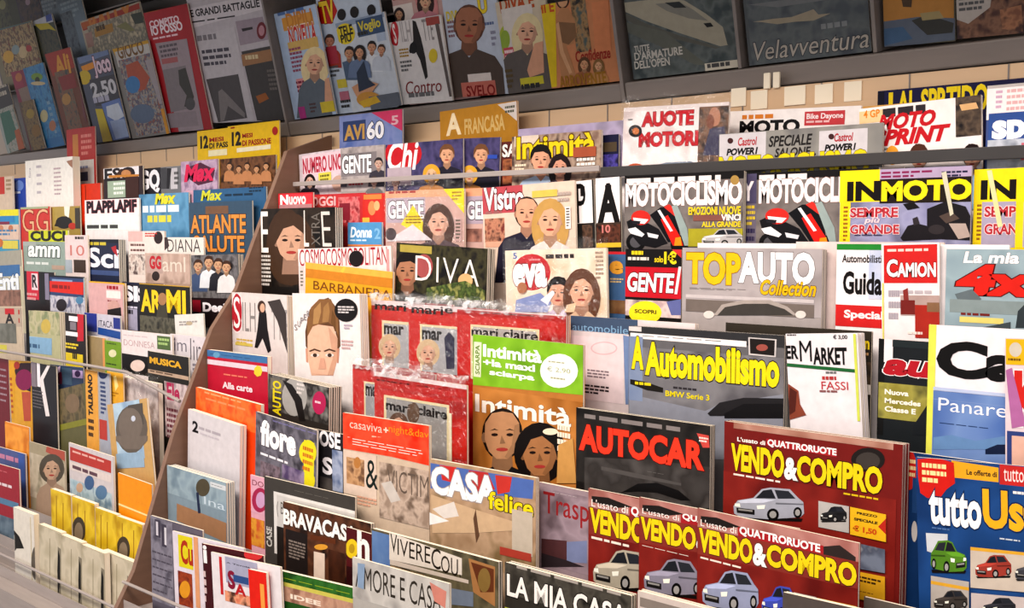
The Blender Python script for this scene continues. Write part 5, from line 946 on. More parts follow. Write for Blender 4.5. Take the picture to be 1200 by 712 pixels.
E(396, 468, 26, 40, '#e0c428', 'badge'); E(396, 468, 12, 20, '#b89820', 'badge'); T('h', 418, 385, 470, 520, '#f2eae6', b=.02); G([(372, 540), (480, 560), (480, 640), (372, 640)], '#3a1214')
M('R7', 0, (478, 376), (1002, 516), '#4a443a', 'country living monthly with serif style black title on cream band', n=1, cl='copy of the country living monthly behind its front copy')
R(478, 360, 1010, 800, '#57503f|#706850|#3c382c|25'); R(480, 385, 555, 560, '#5c7aa8|#6c88b0|30'); G([(552, 392), (852, 500), (852, 570), (552, 505)], '#d8cfc4', 'printed_panel'); T('V', 556, 395, 585, 480, '#2c2418', b=.0); T('IVERE', 586, 418, 722, 524, '#2c2418', b=.0); T('C', 726, 455, 765, 550, '#2c2418', b=0); T('OU.', 766, 485, 848, 580, '#2c2418', b=0); G([(555, 505), (880, 590), (880, 605), (555, 525)], '#c8bcb0', 'printed_panel'); G([(880, 500), (990, 535), (990, 700), (900, 640)], '#a87c50'); G([(890, 515), (985, 545), (985, 640), (930, 640)], '#6a3c24'); E(945, 590, 26, 50, '#8a7040'); G([(560, 530), (700, 570), (690, 640), (560, 600)], '#b0906c|#6a5a44|40'); G([(790, 620), (900, 640), (900, 700), (800, 690)], '#7a8494')
M('R7', 1, (1030, 516), (1552, 656), '#3a3630', 'black home monthly with condensed white capitals, low centre of the photo', n=2, cl='copy of the black condensed capital home monthly stacked behind its front copy')
Z('D3')
R(-30, 510, 510, 800, '#3c3832|#56524a|#26241f|30'); T('LA MIA CASA', -20, 562, 478, 800, '#ece6e0', b=.01, out='#1c1a18'); L(20, 540, 480, 620, 1, '#a8a098', 'small_print'); R(-30, 700, 130, 760, '#a8b040')
M('R7', 2, (520, 634), (900, 735), '#c8bcb4', 'pale top edge of a stack along the lower photo edge', n=2, cl='pale edged copy low behind the front of its stack')
R(530, 660, 900, 800, '#8a8078')
M('R7', 1, (1120, 640), (1560, 740), '#5c5450', 'dim grey magazine below the dark red price guides, cut by the photo edge', n=1, cl='dim grey copy behind the cut off magazine')
Z('D4')
M('R6', 2, (520, 655), (780, 712), '#6a625c', 'grey cover peeping out below the upper price guide', w=.2)
# ---------------------------------------------------------------- eighth row, right bay
Z('D1')
M('R8', 2, (622, 335), (838, 392), '#6a6470', 'grey lilac spiral ridged magazine with dark strokes, standing against the divider', n=0)
R(620, 335, 720, 720, '#75707c|#8c8894|#5c5864|25'); R(640, 350, 665, 430, '#4c4654'); R(645, 360, 655, 420, '#cfcad2'); R(668, 370, 690, 470, '#4c4654'); R(680, 385, 690, 460, '#d0ccd2'); L(630, 480, 715, 700, 6, '#5a5460', 'headline', .2)
M('R8', 1.5, (712, 396), (1010, 470), '#d8d0d8', 'white cover with yellow cookery panel, edge on beside the ridged magazine', n=0)
R(735, 410, 800, 560, '#d8cc28', 'printed_panel'); T('Cu', 745, 430, 800, 545, '#b03a20', b=.02); R(735, 560, 800, 720, '#7a2c20|#a04a28|#5a2018|40', 'cover_picture'); E(765, 640, 22, 36, '#d89a2c'); R(800, 420, 830, 720, '#d8a078', 'printed_panel')
M('R8', 1, (834, 446), (1090, 498), '#4c1820', 'maroon cover with white upright letters, among the leaning food titles', n=0)
R(840, 450, 1100, 480, '#7a2434'); T('i', 838, 452, 858, 530, '#f0e8e8', b=.02); L(840, 560, 858, 700, 4, '#e0c8c8', 'headline', .7); E(1050, 492, 40, 26, '#c83a3c')
M('R8', 0, (872, 482), (1160, 545), '#ded8da', 'white food title with red stroke and rounded red letters', n=0)
R(905, 500, 925, 660, '#c02c30', 'printed_panel'); R(930, 500, 1070, 640, '#a8a8bc', 'printed_panel'); T('A Tavola', 935, 522, 1035, 550, '#2c2830', p='headline'); T('S', 940, 555, 975, 640, '#8a1c3c', b=.03); R(965, 575, 1030, 620, '#3a588c', 'printed_panel'); R(930, 640, 1070, 720, '#c8684c|#e0a080|#5a3c30|40', 'cover_picture'); T('A', 970, 610, 1020, 670, '#b8242c', b=.02)
M('R8', -1, (1026, 550), (1100, 566), '#d82c1e', 'small flaming red book with cream panel, before the white food title', th=.006)
R(1075, 610, 1098, 720, '#e8a050', 'printed_panel')
Z('D2')
M('R8', 0, (60, 574), (445, 668), '#2c5a24', 'green bordered food monthly with pale inner frame, low beside the red book', n=1, cl='cream edged copy behind the green bordered monthly')
R(60, 560, 450, 800, '#2e6026|#3c7430|#204a1c|25'); L(95, 610, 430, 690, 1, '#a8b828', 'headline', .6); R(92, 625, 450, 800, '#c8c060', 'printed_panel'); R(105, 645, 450, 800, '#a8806c|#c09a84|#8a6454|30', 'printed_panel'); T('IDEE', 140, 680, 270, 735, '#e8d8c8', b=.02)
M('R8', -1, (398, 505), (802, 616), '#b0aca6', 'bowed grey home monthly with slim dark capitals, leaning out of the front', n=0)
R(398, 500, 810, 800, '#b4b0aa|#c4c0ba|#a09c98|20'); T('AMORE E CASA', 410, 535, 768, 738, '#3a342c', b=.0); G([(420, 530), (450, 535), (445, 640), (420, 630)], '#8ca0b8'); G([(720, 610), (790, 650), (785, 720), (740, 690)], '#c8887a')
M('R8', .6, (442, 646), (700, 712), '#8a6a54', 'brown cover below the bowed grey monthly, cut by the photo foot', n=0)
# ================================================================ left bay of the stepped rack, top to bottom
Z('A1')
M('R0', 1, (275, 540), (392, 518), '#b83a38', 'red leaflet card standing tall behind the white bag', th=.003)
G([(275, 540), (392, 518), (392, 670), (275, 670)], '#b84440', 'printed_panel'); R(300, 560, 325, 650, '#c88a4c'); L(335, 560, 380, 650, 4, '#d88a80', 'headline'); R(310, 668, 392, 800, '#d4d0cc', 'printed_panel'); R(325, 715, 365, 750, '#3a3c58', 'printed_panel'); L(330, 690, 380, 706, 1, '#8a90a8')
M('R0', 3, (815, 543), (945, 522), '#e6c01c', 'yellow calendar card with red black lettering, rear one of two', w=.17, th=.003)
T('12', 828, 562, 862, 612, '#2a2018', b=.03); T('MESI', 866, 570, 925, 582, '#a8201c', b=.02, p='headline'); T('DI PASSIONE', 866, 592, 1000, 602, '#2a2018', b=.02, p='headline'); R(862, 622, 940, 640, '#ece4c0'); 
M('R0', 2, (942, 522), (1155, 498), '#e6c01c', 'yellow calendar card with red black lettering, front one of two beside the divider', th=.003)
T('12', 958, 545, 998, 600, '#2a2018', b=.03); T('MESI', 1002, 552, 1045, 566, '#a8201c', b=.02, p='headline'); T('DI PASSIONE', 1002, 580, 1122, 592, '#a8201c', b=.02, p='headline'); E(1138, 540, 12, 18, '#b02a20', 'badge'); G([(980, 612), (1120, 596), (1120, 614), (980, 630)], '#efe6c8', 'printed_panel'); L(955, 525, 975, 535, 1, '#a8201c')
Z('B1')
M('R1', 0, (104, 62), (300, 50), '#ece8e2', 'white paper bag with faint grey lettering, standing at the top of the left bay', th=.02, cat='bag', name='paper_bag', hh=.26)
T('fiera', 118, 90, 128, 130, '#b0a8b4', b=0, p='headline', vert=True); L(150, 80, 175, 220, 4, '#c0b8c0', 'headline', .3); L(222, 90, 255, 210, 7, '#c0aab0', 'headline', .4); G([(275, 62), (300, 55), (300, 90), (288, 80)], '#a8806a')
M('R1', 2, (300, 160), (415, 156), '#d8401c', 'orange red book lying open low beside the white bag', th=.006)
R(352, 160, 356, 225, '#5a2418', 'printed_panel'); R(302, 156, 310, 225, '#d88a30', 'printed_panel')
M('R1', 1, (428, 98), (575, 96), '#3c2c30', 'black and white titled monthly with brown hat figure, beside the round lettered monthly', w=.2)
R(428, 96, 575, 130, '#e8e2e4'); T('ESQ', 432, 98, 560, 150, '#241c20', b=.02); G([(480, 120), (500, 98), (540, 98), (550, 118), (590, 128), (470, 132)], '#4a2c1c'); E(522, 118, 20, 16, '#c89060'); R(445, 150, 520, 215, '#a8b8a4', 'printed_panel'); L(470, 155, 518, 210, 3, '#e8ece4', 'headline'); R(520, 130, 575, 215, '#4a2a20', 'printed_panel'); G([(450, 125), (575, 120), (575, 128), (450, 136)], '#c88a3c')
M('R1', 2, (572, 98), (665, 96), '#2c2830', 'dark monthly with large white round letters', w=.2)
T('GQ', 578, 104, 662, 195, '#ece6ea', b=.04); R(665, 90, 760, 190, '#8a8a8c'); 
M('R1', 1, (665, 94), (745, 92), '#7c7c80', 'grey striped fashion cover between the round lettered and magenta titles', w=.17)
R(665, 90, 690, 180, '#4c4c50'); R(705, 95, 735, 180, '#c4c0c4'); G([(690, 95), (710, 95), (700, 180), (690, 180)], '#2c2a2e'); L(720, 110, 740, 170, 3, '#555')
M('R1', 0, (748, 68), (900, 58), '#9a7a94', 'lilac monthly with magenta script title, beside the brown group picture')
R(748, 58, 900, 200, '#a890a8|#c0a8bc|#7a6480|30'); G([(775, 90), (830, 70), (890, 100), (880, 150), (820, 165), (785, 140)], '#5a2c44'); T('Max', 760, 80, 892, 145, '#d02c5c', b=.03, sh=.2)
M('R1', 1, (905, 56), (1135, 42), '#6a4a34', 'brown calendar with crowd of bare armed figures, below the yellow cards', hh=None)
R(900, 45, 1140, 170, '#5a3c28|#7a5438|#3c281c|40')
for i_, xx in enumerate((945, 985, 1020, 1060, 1100)):
    H(xx, 85 + (i_ % 2) * 12, 26, '#c89a74', '#3a2418', 'short', '#b8845c', .8)
M('R2', 4, (770, 190), (1100, 168), '#3c6484', 'dark teal monthly with yellow script, behind the atlas')
R(765, 170, 1100, 260, '#3a6488'); T('Max', 830, 190, 920, 230, '#c8c83a', b=.02, sh=.2); G([(770, 180), (800, 176), (800, 240), (770, 240)], '#c8a0b0', 'printed_panel'); L(1030, 175, 1090, 200, 2, '#20384c'); L(930, 205, 1090, 215, 1, '#20384c')
M('R1', 1, (-20, 132), (52, 130), '#d8c4b0', 'cream and red cover at the far end beside the blue one'); R(-20, 130, 20, 200, '#c83c30'); L(25, 140, 48, 190, 3, '#a89070')
M('R1', 2, (52, 136), (104, 132), '#3a58b0', 'royal blue cover peeping out beside the white bag', w=.17); E(80, 165, 18, 22, '#7c98d8'); L(60, 190, 95, 205, 1, '#d8e0f0')
# ---- second row, left bay
M('R2', 1, (-40, 270), (76, 264), '#48a0c0', 'yellow topped blue childrens title with row of faces, farthest on its row')
R(-40, 264, 80, 292, '#e0d830'); R(-40, 295, 60, 320, '#3c8cc0'); R(-40, 318, 40, 328, '#8a3050'); R(-40, 330, 80, 392, '#d8c0b0'); E(5, 345, 10, 14, '#c89070'); E(45, 345, 10, 14, '#c08060'); L(-20, 350, 70, 380, 2, '#5a8ab0', 'headline'); R(10, 395, 76, 430, '#d8cc60'); E(0, 405, 14, 18, '#c87840')
M('R2', 2, (84, 258), (205, 252), '#c8443c', 'red cover with two tall cream letters, under the white bag'); T('GG', 92, 268, 200, 360, '#e0b890', b=-.01, out='#a02820'); R(85, 250, 200, 262, '#a8b090')
M('R2', 3, (205, 256), (330, 250), '#a8904c', 'ochre cover with dark motorcyclist shape, under the white bag corner')
R(205, 255, 275, 340, '#b09a58'); G([(225, 335), (240, 300), (255, 340)], '#2c2420'); E(265, 320, 34, 26, '#2a2624'); G([(265, 250), (290, 250), (285, 300), (268, 290)], '#e8e4d8'); E(300, 335, 16, 14, '#b83c28'); R(310, 260, 345, 345, '#4a443c')
M('R2', 1, (350, 228), (575, 218), '#e2dcdc', 'white weekly with row of black red shadowed capitals along its top')
T('PLAPPLAPIF', 358, 232, 566, 276, '#2a1c24', b=.03, out='#c02c4c', ow=.01); R(350, 285, 575, 350, '#dce4e0'); L(360, 330, 570, 345, 1, '#4a4a48', 'headline', .9)
M('R2', 2, (575, 208), (780, 190), '#5c8cac', 'sky blue monthly with yellow script and white band, beside the atlas', yaw=0)
R(570, 180, 785, 440, '#5a8cae|#6a9aba|#4c7c9c|15'); T('Max', 640, 200, 728, 246, '#d8d03c', b=.03, sh=.2, out='#8a8a30', ow=.01); L(590, 255, 778, 285, 1, '#d4dce4', 'headline', .8); L(610, 295, 760, 328, 1, '#d0cc50', 'headline', .8)
M('R2', 1, (782, 240), (1042, 226), '#42586c', 'slate blue health atlas with large orange capitals, beside the brown divider', n=0)
R(850, 255, 945, 285, '#7a5c48', 'printed_panel'); T('ATLANTE', 788, 292, 1018, 366, '#d8924a', b=.015, out='#2c2c30', ow=.02); T('SALUTE', 800, 375, 1012, 446, '#d8924a', b=.015, out='#2c2c30', ow=.02)
# ---- third row, left bay
M('R3', 1, (-40, 442), (86, 432), '#c8c2a8', 'cream cover with blue band and white lettering, farthest on the third step')
R(-40, 440, 90, 500, '#a8a498'); R(-40, 500, 84, 540, '#4a78a8'); T('Enti', -20, 530, 80, 600, '#e8ecf0', b=.03, out='#3a4a70', ow=.02); R(-40, 600, 90, 700, '#7a5c50|#a88070|40', 'cover_picture')
M('R3', 2, (95, 402), (268, 396), '#9aa8a0', 'grey green cover with curled white title, under a yellow lettered strip')
T('amm', 115, 418, 250, 470, '#e8ecea', b=.02, out='#3c4440', sh=.1); L(110, 485, 255, 510, 1, '#d8dcd8', 'headline'); R(95, 395, 150, 420, '#aab0ac'); R(215, 500, 268, 520, '#b8a090')
M('R3', 4, (118, 355), (280, 350), '#c8cc30', 'lime yellow and black strip of lettering behind the grey green cover')
T('CUCI', 125, 356, 272, 400, '#2a2420', b=.03)
M('R3', 1, (268, 374), (362, 370), '#e0d0cc', 'pale pink cover with red stamp lettering, beside the navy science monthly')
R(268, 372, 360, 470, '#dccaca'); L(310, 380, 352, 400, 1, '#3a3438', 'headline'); T('10', 290, 415, 350, 460, '#c88078', b=.0); R(305, 475, 356, 530, '#4a382c', 'cover_picture'); R(268, 475, 300, 530, '#a8b0b8')
M('R3', 1, (362, 386), (490, 392), '#242c48', 'navy science monthly with large white rounded letters', n=3, cl='copy of the navy science monthly stacked behind its front copy', yaw=3)
R(362, 386, 500, 402, '#1c2030'); L(368, 398, 470, 415, 1, '#c8b840', 'headline', .8); T('Sci', 362, 420, 494, 508, '#ece8f0', b=.015); G([(460, 420), (480, 412), (488, 460), (470, 440)], '#b02c34'); R(362, 512, 510, 540, '#4a5c88')
M('R3', 3, (530, 358), (680, 352), '#e0d2cc', 'white cover with small red portraits, beside the science monthly stack')
R(530, 355, 590, 400, '#d8b4b0'); E(655, 385, 18, 26, '#3a2c2c'); L(600, 365, 650, 385, 2, '#c84a40', 'headline'); L(540, 410, 600, 520, 5, '#7a5c58', 'headline', .4); R(530, 455, 620, 540, '#b8a49c|#d8ccc4|#6a5a58|50', 'cover_picture')
M('R3', 2, (680, 384), (842, 378), '#dad2cc', 'white monthly with thin serif like capitals, in front of the slate atlas')
T('DIANA', 692, 392, 830, 446, '#3a3438', b=-.01); G([(660, 380), (690, 370), (700, 420), (680, 440)], '#4a3c3c')
M('R3', 0, (600, 450), (785, 446), '#b49a8c', 'tan monthly with red and cream lettering, above the yellow black titled monthly')
R(600, 446, 790, 580, '#b29a8e|#c4aca0|#9c8478|20'); R(605, 460, 675, 535, '#b8a098'); T('GG', 618, 460, 668, 518, '#b82c38', b=.03); T('aml', 672, 465, 768, 530, '#d8ccc0', b=.0); E(645, 545, 16, 20, '#3a2c28')
M('R3', -1, (790, 455), (985, 450), '#6a6868', 'grey music monthly with young people in a row and white name, beside the divider', n=2, cl='copy of the grey music monthly stacked behind its front copy')
R(790, 450, 990, 760, '#5c585a|#7c787a|#3c383a|40')
for xx, yy, tp in ((820, 500, '#4c5c7c'), (865, 485, '#d8d8dc'), (905, 495, '#2c2c34'), (940, 505, '#d8d4d4')):
    H(xx, yy, 44, '#c8a080', '#4a3020', 'short', tp, .8)
R(792, 630, 990, 760, '#2c2022'); T('Deejay', 842, 650, 990, 706, '#ece4e8', b=.03); R(800, 640, 835, 690, '#8a1c2c')
# ---- fourth row, left bay
Z('B1')
M('R4', 1, (100, 520), (165, 515), '#2c2426', 'black cover with red white column lettering, fourth step', w=.17)
R(110, 515, 162, 640, '#c82c44'); R(130, 530, 158, 600, '#e0d0d4'); T('R', 132, 535, 156, 590, '#2a1c20', b=.02); L(112, 610, 155, 650, 2, '#d8a0a0', 'headline'); R(165, 520, 190, 660, '#1e1c1e'); R(185, 530, 205, 640, '#8a8498')
M('R4', 0, (205, 536), (350, 546), '#3a4c74', 'blue cover with bright red name block, fourth step')
R(205, 534, 355, 552, '#1e2030'); R(215, 552, 300, 572, '#8aa0c0'); G([(205, 560), (345, 566), (345, 618), (205, 604)], '#d0301e', 'printed_panel'); L(215, 575, 330, 610, 1, '#8a1810', 'headline'); R(205, 618, 360, 700, '#a0a4b4|#c8c4cc|#6a6c84|40', 'cover_picture'); R(346, 548, 372, 640, '#b8c0c0'); E(255, 660, 22, 26, '#2a2028'); E(330, 640, 16, 16, '#5a88a8')
M('R4', 1, (368, 562), (432, 566), '#d8ac2c', 'amber cover peeping between the red name block and pink stamp', w=.17); L(372, 580, 420, 650, 4, '#c89020', 'headline'); E(405, 690, 20, 34, '#2a2420')
M('R4', 0, (432, 572), (506, 576), '#d0a8a8', 'pinkish cover with dark red stamp and bottle shape', w=-.16)
R(438, 578, 500, 640, '#d8b0b0'); L(442, 580, 498, 600, 1, '#a01c2c', 'headline', .9); R(440, 600, 500, 635, '#e8dcd8'); L(445, 640, 500, 650, 1, '#8a1c28', 'headline', .9); E(470, 665, 24, 24, '#c8a098'); G([(445, 680), (500, 670), (505, 740), (445, 740)], '#241c1e')
M('R4', 1, (505, 566), (585, 560), '#2c2c3a', 'dark cover with big white double curves, beside the yellow black titled monthly', w=.18)
R(505, 560, 585, 580, '#1c2440'); T('SIS', 508, 580, 618, 655, '#ece8ee', b=.04); L(508, 665, 570, 700, 2, '#c8c4d4', 'headline'); 
Z('C1')
R(505, 75, 570, 170, '#a8a4b8'); L(510, 80, 565, 105, 1, '#2a2a34', 'headline', .9); R(490, 115, 530, 165, '#2c2c70'); T('L', 496, 118, 522, 165, '#ece8f0', b=.02)
Z('B1')
M('R4', 0, (576, 574), (785, 580), '#26241e', 'black monthly with bright yellow title around a standing figure', yaw=2)
R(576, 555, 790, 592, '#c8a02c'); L(590, 562, 770, 588, 1, '#8a6a1c', 'headline'); T('AR', 582, 598, 668, 700, '#ecc820', b=.02); T('MI', 688, 600, 770, 704, '#ecc820', b=.02); E(672, 640, 18, 26, '#a8805c'); G([(655, 665), (690, 665), (700, 760), (640, 760)], '#4c483c'); R(576, 705, 790, 820, '#4c4a40|#6c685a|#34322c|40', 'cover_picture')
# ---- fifth row, left bay
Z('C1')
M('L5', 1, (-40, 66), (86, 66), '#c8b8a4', 'cream cover with black red initial over grey picture, fifth step end')
R(-40, 72, 90, 150, '#b8a898'); R(20, 75, 60, 100, '#c02830'); T('A', 20, 95, 60, 140, '#2a2020', b=.02); R(-40, 135, 70, 220, '#6c6c64|#84847c|30'); R(-40, 222, 30, 260, '#d0c858'); L(75, 80, 85, 150, 2, '#b84a40')
M('L5', 0, (118, 84), (246, 92), '#b8b490', 'map patterned travel cover with light blue lettered foot, thick cream stack', n=3, cl='copy of the map patterned travel cover stacked behind its front copy', yaw=4)
R(118, 80, 250, 190, '#a8a880|#c0b898|#88906c|30'); E(190, 150, 20, 30, '#c8b058', 'small_print'); R(70, 185, 215, 240, '#a8c4d8'); G([(60, 190), (215, 200), (215, 270), (60, 250)], '#8cb0cc', 'printed_panel'); L(75, 215, 210, 250, 1, '#3a6488', 'headline', .9)
M('L5', 0, (268, 92), (345, 96), '#2a2224', 'black cover with stacked white shapes, red edge and yellow stripes', w=.10)
G([(320, 92), (346, 92), (346, 210), (320, 210)], '#c02838', 'printed_panel'); R(285, 105, 322, 130, '#ece4e8'); R(290, 130, 316, 165, '#8a8088'); R(272, 168, 322, 192, '#ece6e8'); L(270, 215, 325, 250, 2, '#e0c83a', 'headline', .6); R(270, 255, 345, 330, '#d8c028'); L(300, 258, 330, 290, 1, '#2a2420', 'headline', .9)
M('L5', 1, (346, 98), (500, 112), '#c8c4d0', 'pale title with royal blue panels, behind the green rimmed book')
R(348, 98, 402, 182, '#3c489c', 'printed_panel'); T('ITACA', 408, 130, 468, 165, '#4a4858', b=.0); G([(405, 160), (500, 180), (500, 212), (405, 190)], '#2c5498', 'printed_panel'); R(470, 120, 500, 170, '#34408c', 'printed_panel')
M('L5', 0, (330, 182), (436, 206), '#a08c68', 'plain kraft coloured book with orange edge', th=.008, yaw=4); R(424, 190, 440, 330, '#d89a60')
M('L5', -1, (432, 206), (500, 216), '#7a9c28', 'lime green booklet with round white badge', th=.004); E(466, 262, 16, 16, '#d8d4b0', 'badge'); L(440, 300, 495, 320, 1, '#3a5014', 'headline'); L(442, 215, 495, 235, 1, '#54701c', 'headline')
M('L5', 0, (502, 166), (712, 182), '#ddd2d2', 'white monthly with pale pink outlined capitals over dark picture')
L(510, 185, 640, 205, 1, '#c8b8bc', 'headline'); T('DONNESA', 512, 205, 640, 245, '#b8989c', b=-.015); R(650, 190, 706, 252, '#5c7048', 'printed_panel'); L(655, 200, 700, 240, 2, '#a8c080'); G([(502, 262), (620, 280), (620, 360), (502, 340)], '#1e1a1c', 'printed_panel'); E(570, 315, 30, 24, '#d8c4bc')
M('L5', 2, (780, 112), (905, 106), '#d8d4d0', 'white brochure with small crest line, behind the corner of the divider', th=.003); L(800, 140, 880, 160, 2, '#a09a98'); E(845, 148, 14, 8, '#b8a890')
M('L5', 1, (706, 186), (870, 198), '#d4ccd0', 'white cover with slim dark letters beside the divider')
T('im', 722, 205, 775, 262, '#6a6470', b=-.01); T('lir', 790, 205, 835, 300, '#5c5660', b=-.015); L(760, 185, 790, 200, 1, '#444'); L(800, 310, 840, 370, 3, '#8a8490')
# ---- sixth row, left bay
M('L6', 2, (610, 254), (780, 284), '#2a2620', 'black monthly with amber lettered strip and pink script, thick stack near divider', n=3, cl='copy of the black amber lettered monthly stacked behind its front copy', yaw=3)
T('MUSICA', 618, 278, 752, 330, '#d8a82c', b=.03); R(612, 330, 790, 380, '#b8a08c', 'printed_panel'); L(620, 340, 780, 360, 1, '#6a5444', 'headline'); R(680, 380, 790, 640, '#b8a4a8|#d0c0c0|#8c7a80|30'); T('Ele', 690, 385, 745, 470, '#b02c5c', b=.02); L(690, 490, 740, 640, 6, '#7a3c4c', 'headline')
M('L6', 1, (505, 360), (655, 392), '#b09c98', 'crumpled grey pink wrapped monthly bowing over the amber strip', th=.010, wrap=True)
R(505, 355, 660, 700, '#b8a8a6|#d0c4c2|#94847f|25'); G([(560, 310), (640, 330), (655, 420), (600, 380)], '#d4c8c6')
M('L6', 2, (-10, 284), (34, 286), '#7a2430', 'dark red cover at the far end of the wire fronted step', w=-.12); L(-10, 320, 30, 480, 6, '#a89098', 'headline', .3)
M('L6', 1, (36, 288), (128, 294), '#d8a83c', 'yellow and magenta cover with dark profile, on the wire fronted step')
G([(60, 330), (85, 300), (128, 300), (128, 420), (80, 400)], '#3a1c28'); E(100, 370, 36, 44, '#8a2458'); G([(36, 300), (62, 300), (60, 530), (36, 530)], '#d8a42c', 'printed_panel'); L(40, 360, 58, 520, 7, '#a8402c', 'headline', .5); G([(90, 420), (128, 420), (128, 540), (100, 540)], '#b85c44'); E(70, 310, 12, 16, '#a83c2c')
M('L6', 0, (128, 296), (206, 308), '#2c2a2e', 'black cover with white K shaped strokes, on the wire fronted step', w=.13)
R(128, 290, 152, 400, '#8a8088'); R(152, 292, 168, 400, '#e8e2e8'); G([(168, 360), (196, 310), (208, 312), (180, 370), (206, 520), (190, 520), (166, 380)], '#e4dcdc', 'title'); L(135, 410, 180, 500, 6, '#7a7478', 'headline', .3)
M('L6', 1, (206, 312), (345, 326), '#3c4c68', 'dark blue cover with violet framed portraits, behind the leaning olive book', th=.003)
R(212, 320, 230, 400, '#4878b0'); G([(230, 330), (250, 318), (245, 400), (225, 400)], '#c8b0c8'); E(250, 370, 14, 26, '#6a1c3c'); R(300, 335, 345, 372, '#b09ac0'); E(322, 352, 12, 14, '#3c2050'); R(255, 325, 300, 400, '#4c6074')
M('L6', .5, (214, 420), (355, 384), '#6c6848', 'olive photo book tilted upward, thick pale edge on top', th=.004, yaw=0)
R(214, 380, 360, 560, '#5c5640|#7a6c50|#403c30|30', 'cover_picture'); G([(218, 430), (240, 424), (245, 560), (222, 560)], '#7c8a44', 'printed_panel'); L(222, 440, 240, 550, 6, '#2c3018', 'headline'); E(300, 470, 30, 40, '#84705a'); G([(240, 560), (370, 530), (375, 555), (240, 585)], '#8a8838', 'printed_panel')
M('L6', -.2, (352, 326), (402, 334), '#dca44c', 'amber spine lettered downward in black capitals', th=.004, hh=None)
T('TALBANO', 362, 345, 386, 520, '#2a2018', b=.03, vert=True); L(365, 530, 390, 620, 3, '#4a3424', 'headline')
M('L6', .2, (402, 336), (442, 344), '#a8acb8', 'grey blue spine with navy cap beside the amber spine', w=.05, th=.003); E(422, 345, 18, 20, '#1c2c58'); L(410, 375, 435, 520, 8, '#3c4c78', 'headline'); R(405, 530, 440, 620, '#b84a40')
M('L6', .3, (442, 336), (500, 350), '#dca838', 'orange yellow cover with faint sail mark, beside the amber spine', w=.07, th=.003); G([(470, 360), (480, 355), (490, 400), (478, 420)], '#f0d890'); L(452, 420, 490, 450, 2, '#b07c20', 'headline')
M('L7', 1, (442, 478), (606, 450), '#c8a46c', 'tan framed cover with hooded head on pale blue, stack bowing outward', n=4, cl='copy of the tan framed hooded head cover stacked behind its front copy', yaw=6)
R(466, 470, 600, 700, '#a8c0d4|#b8ccda|#94acc4|12'); E(545, 580, 66, 100, '#6c6258'); G([(530, 480), (590, 470), (596, 560), (520, 560)], '#5a524a'); E(540, 560, 50, 70, '#7c7066'); E(552, 535, 9, 12, '#c8ccd8'); 
Z('D1')
G([(480, 20), (520, 55), (580, 55), (610, 20), (612, 0), (480, 0)], '#7c7066'); R(480, 75, 600, 130, '#9cb4c8')
# ---- seventh row, left bay
M('L7', 1, (120, 16), (282, 84), '#a89c84', 'greenish cover with pale face portrait, behind the yellow booklets', th=.003, w=.18)
Z('C1')
G([(125, 525), (275, 590), (275, 640), (125, 570)], '#a8a848', 'printed_panel'); G([(128, 520), (278, 582), (276, 600), (128, 538)], '#34304c', 'printed_panel')
Z('D1')
G([(190, 60), (272, 100), (272, 0), (200, 0)], '#b05c4c'); R(120, 60, 280, 300, '#b0a490|#c4b8a4|#8c8470|20'); H(215, 130, 90, '#c0a088', '#5c5448', 'bob', '#a8907c', .7)
M('L7', 0, (284, 22), (468, 82), '#ccc4c6', 'white title with red lettered band and blue figures, behind the yellow booklets')
G([(290, 40), (460, 100), (460, 150), (290, 95)], '#b8443c', 'printed_panel'); L(300, 55, 450, 120, 1, '#e0b0a8', 'headline'); G([(290, 100), (462, 158), (462, 190), (290, 135)], '#d8ccc8', 'printed_panel'); L(300, 115, 450, 185, 1, '#6a4c58', 'headline', .9); R(290, 170, 465, 320, '#98b0bc|#b8c8d0|#7890a4|30'); E(370, 190, 20, 30, '#4a6890'); E(420, 230, 24, 30, '#6484a4'); E(330, 210, 14, 20, '#c8a890')
M('L7', .5, (20, -60), (120, -34), '#e09030', 'orange book with cream top edge, far end of the lower steps', th=.004); R(20, -50, 120, 80, '#e09434|#eca648|#cc7c20|15')
M('L7', 0, (-60, 24), (104, 70), '#5c6898', 'blue violet cover with pale pink lettering, cut by the photo edge')
L(-40, 55, 95, 115, 1, '#c88ca8', 'headline', .9); R(75, 60, 104, 260, '#4c68a8'); R(-60, 120, 75, 300, '#6c84a8')
M('L8', 1, (-60, 96), (78, 132), '#a03844', 'dark red topped cover with white lettering, low at the photo edge')
L(-40, 125, 70, 165, 1, '#c86c74', 'headline'); L(-40, 175, 65, 220, 1, '#e0d0d4', 'headline', .9); R(-60, 230, 78, 300, '#6488a4'); R(-60, 300, 78, 560, '#5c6c7c|#7c8c98|30')
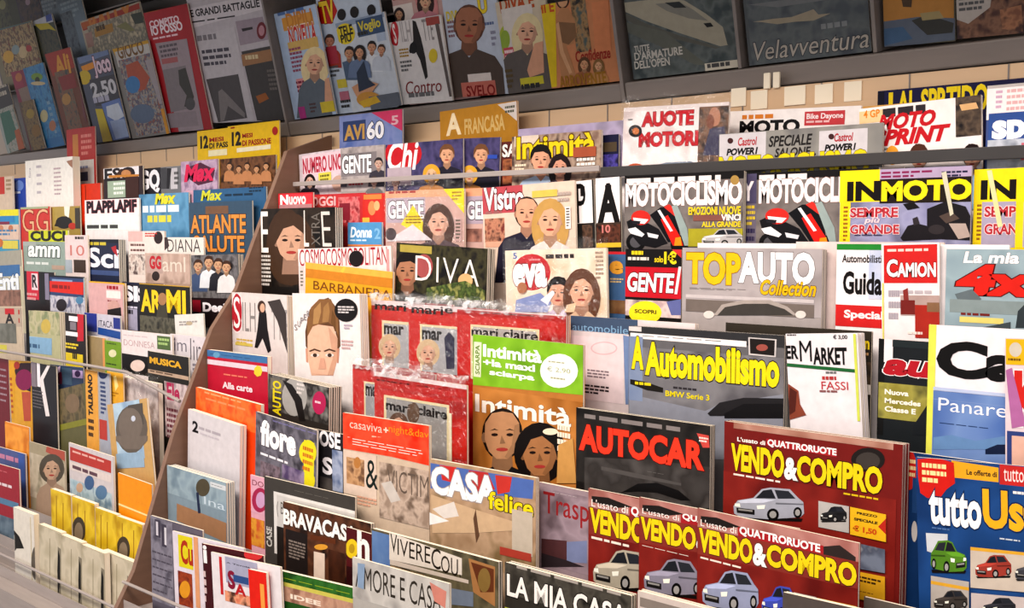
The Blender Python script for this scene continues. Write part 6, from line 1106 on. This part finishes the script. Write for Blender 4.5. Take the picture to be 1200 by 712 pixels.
# ---- eighth row and the low front row
M('L8', 1, (512, 162), (655, 218), '#e89818', 'orange book with cream top edge and small script, beside the divider', th=.004, n=0)
T('Lucia Milla', 530, 260, 630, 300, '#7a4810', b=0, sh=.2, p='title'); G([(515, 290), (650, 345), (650, 352), (515, 298)], '#f0d8a0')
for i_, (xa, ya, xb, yb, lb) in enumerate(((210, 212, 300, 246, 'first of four yellow booklets with dark oval, from the far end'), (298, 244, 392, 284, 'second of four yellow booklets with dark oval, counted from the far end'),
                                          (394, 290, 482, 326, 'third of four yellow booklets with dark oval, counted from the far end'), (480, 324, 606, 384, 'last of four yellow booklets with dark oval, nearest the divider'))):
    M('L8', 0, (xa, ya), (xb, yb), '#d8b428', lb, th=.010, w=(.093, .098, .088, .100)[i_], group='yellow booklets on the lower step')
    G([(xa, ya), (xb, yb), (xb, yb + 260), (xa, ya + 260)], '#cfae28|#dcc03c|#b8941c|15', 'printed_panel'); xm_ = xa + (xb - xa) * .55
    G([(xm_, ya + 60), (xm_ + 4, ya + 60), (xm_ + 4, ya + 280), (xm_, ya + 280)], '#a8841c', 'printed_panel'); G([(xa + 22, ya + 30), (xa + 26, ya + 30), (xa + 26, ya + 200), (xa + 22, ya + 200)], '#a8841c', 'printed_panel')
    if i_ in (1, 3):
        E(xa + 28, ya + 140, 28, 55, '#4a4034'); E(xa + 28, ya + 150, 18, 42, '#8c7c68')
M('L9', 0, (55, 288), (185, 316), '#dcd6cc', 'white booklet with black swallow tail mark, beside the tall white booklets', th=.012, w=.102)
G([(55, 380), (80, 410), (100, 460), (70, 460)], '#22201e'); G([(60, 390), (62, 470), (82, 440)], '#2c2a28'); R(125, 330, 135, 600, '#c8b890'); R(20, 360, 50, 600, '#7c94a8'); E(148, 520, 18, 70, '#6a6258')
for i_, (xa, ya, xb, yb, lb) in enumerate(((160, 358, 250, 402, 'first of four tall white booklets with black slit, from the far end'), (252, 402, 336, 442, 'second of four tall white booklets with black slit, counted from the far end'),
                                          (338, 443, 430, 488, 'third of four tall white booklets with black slit, counted from the far end'), (432, 489, 552, 548, 'last of four tall white booklets with black slit, nearest the divider'))):
    M('L9', 0, (xa, ya), (xb, yb), '#c4baa4', lb, th=.012, w=(.103, .090, .093, .122)[i_], group='tall white booklets on the lowest step')
    G([(xa, ya), (xb, yb), (xb, yb + 400), (xa, ya + 400)], '#bcb29c|#ccc2ae|#aca28c|15', 'printed_panel'); w_ = xb - xa
    G([(xb - .12 * w_, yb + 50), (xb + 2, yb + 60), (xb + 2, yb + 400), (xb - .14 * w_, yb + 400)], '#8c8474', 'printed_panel'); G([(xb - .10 * w_, yb + 60), (xb - .02 * w_, yb + 90), (xb - .01 * w_, yb + 200), (xb - .10 * w_, yb + 260), (xb - .14 * w_, yb + 150)], '#1e1c1a')
    G([(xa + .5 * w_, ya + 60), (xa + .53 * w_, ya + 60), (xa + .53 * w_, ya + 400), (xa + .5 * w_, ya + 400)], '#a09680', 'printed_panel')
flush()
settle()
for c in ALL: build(c)
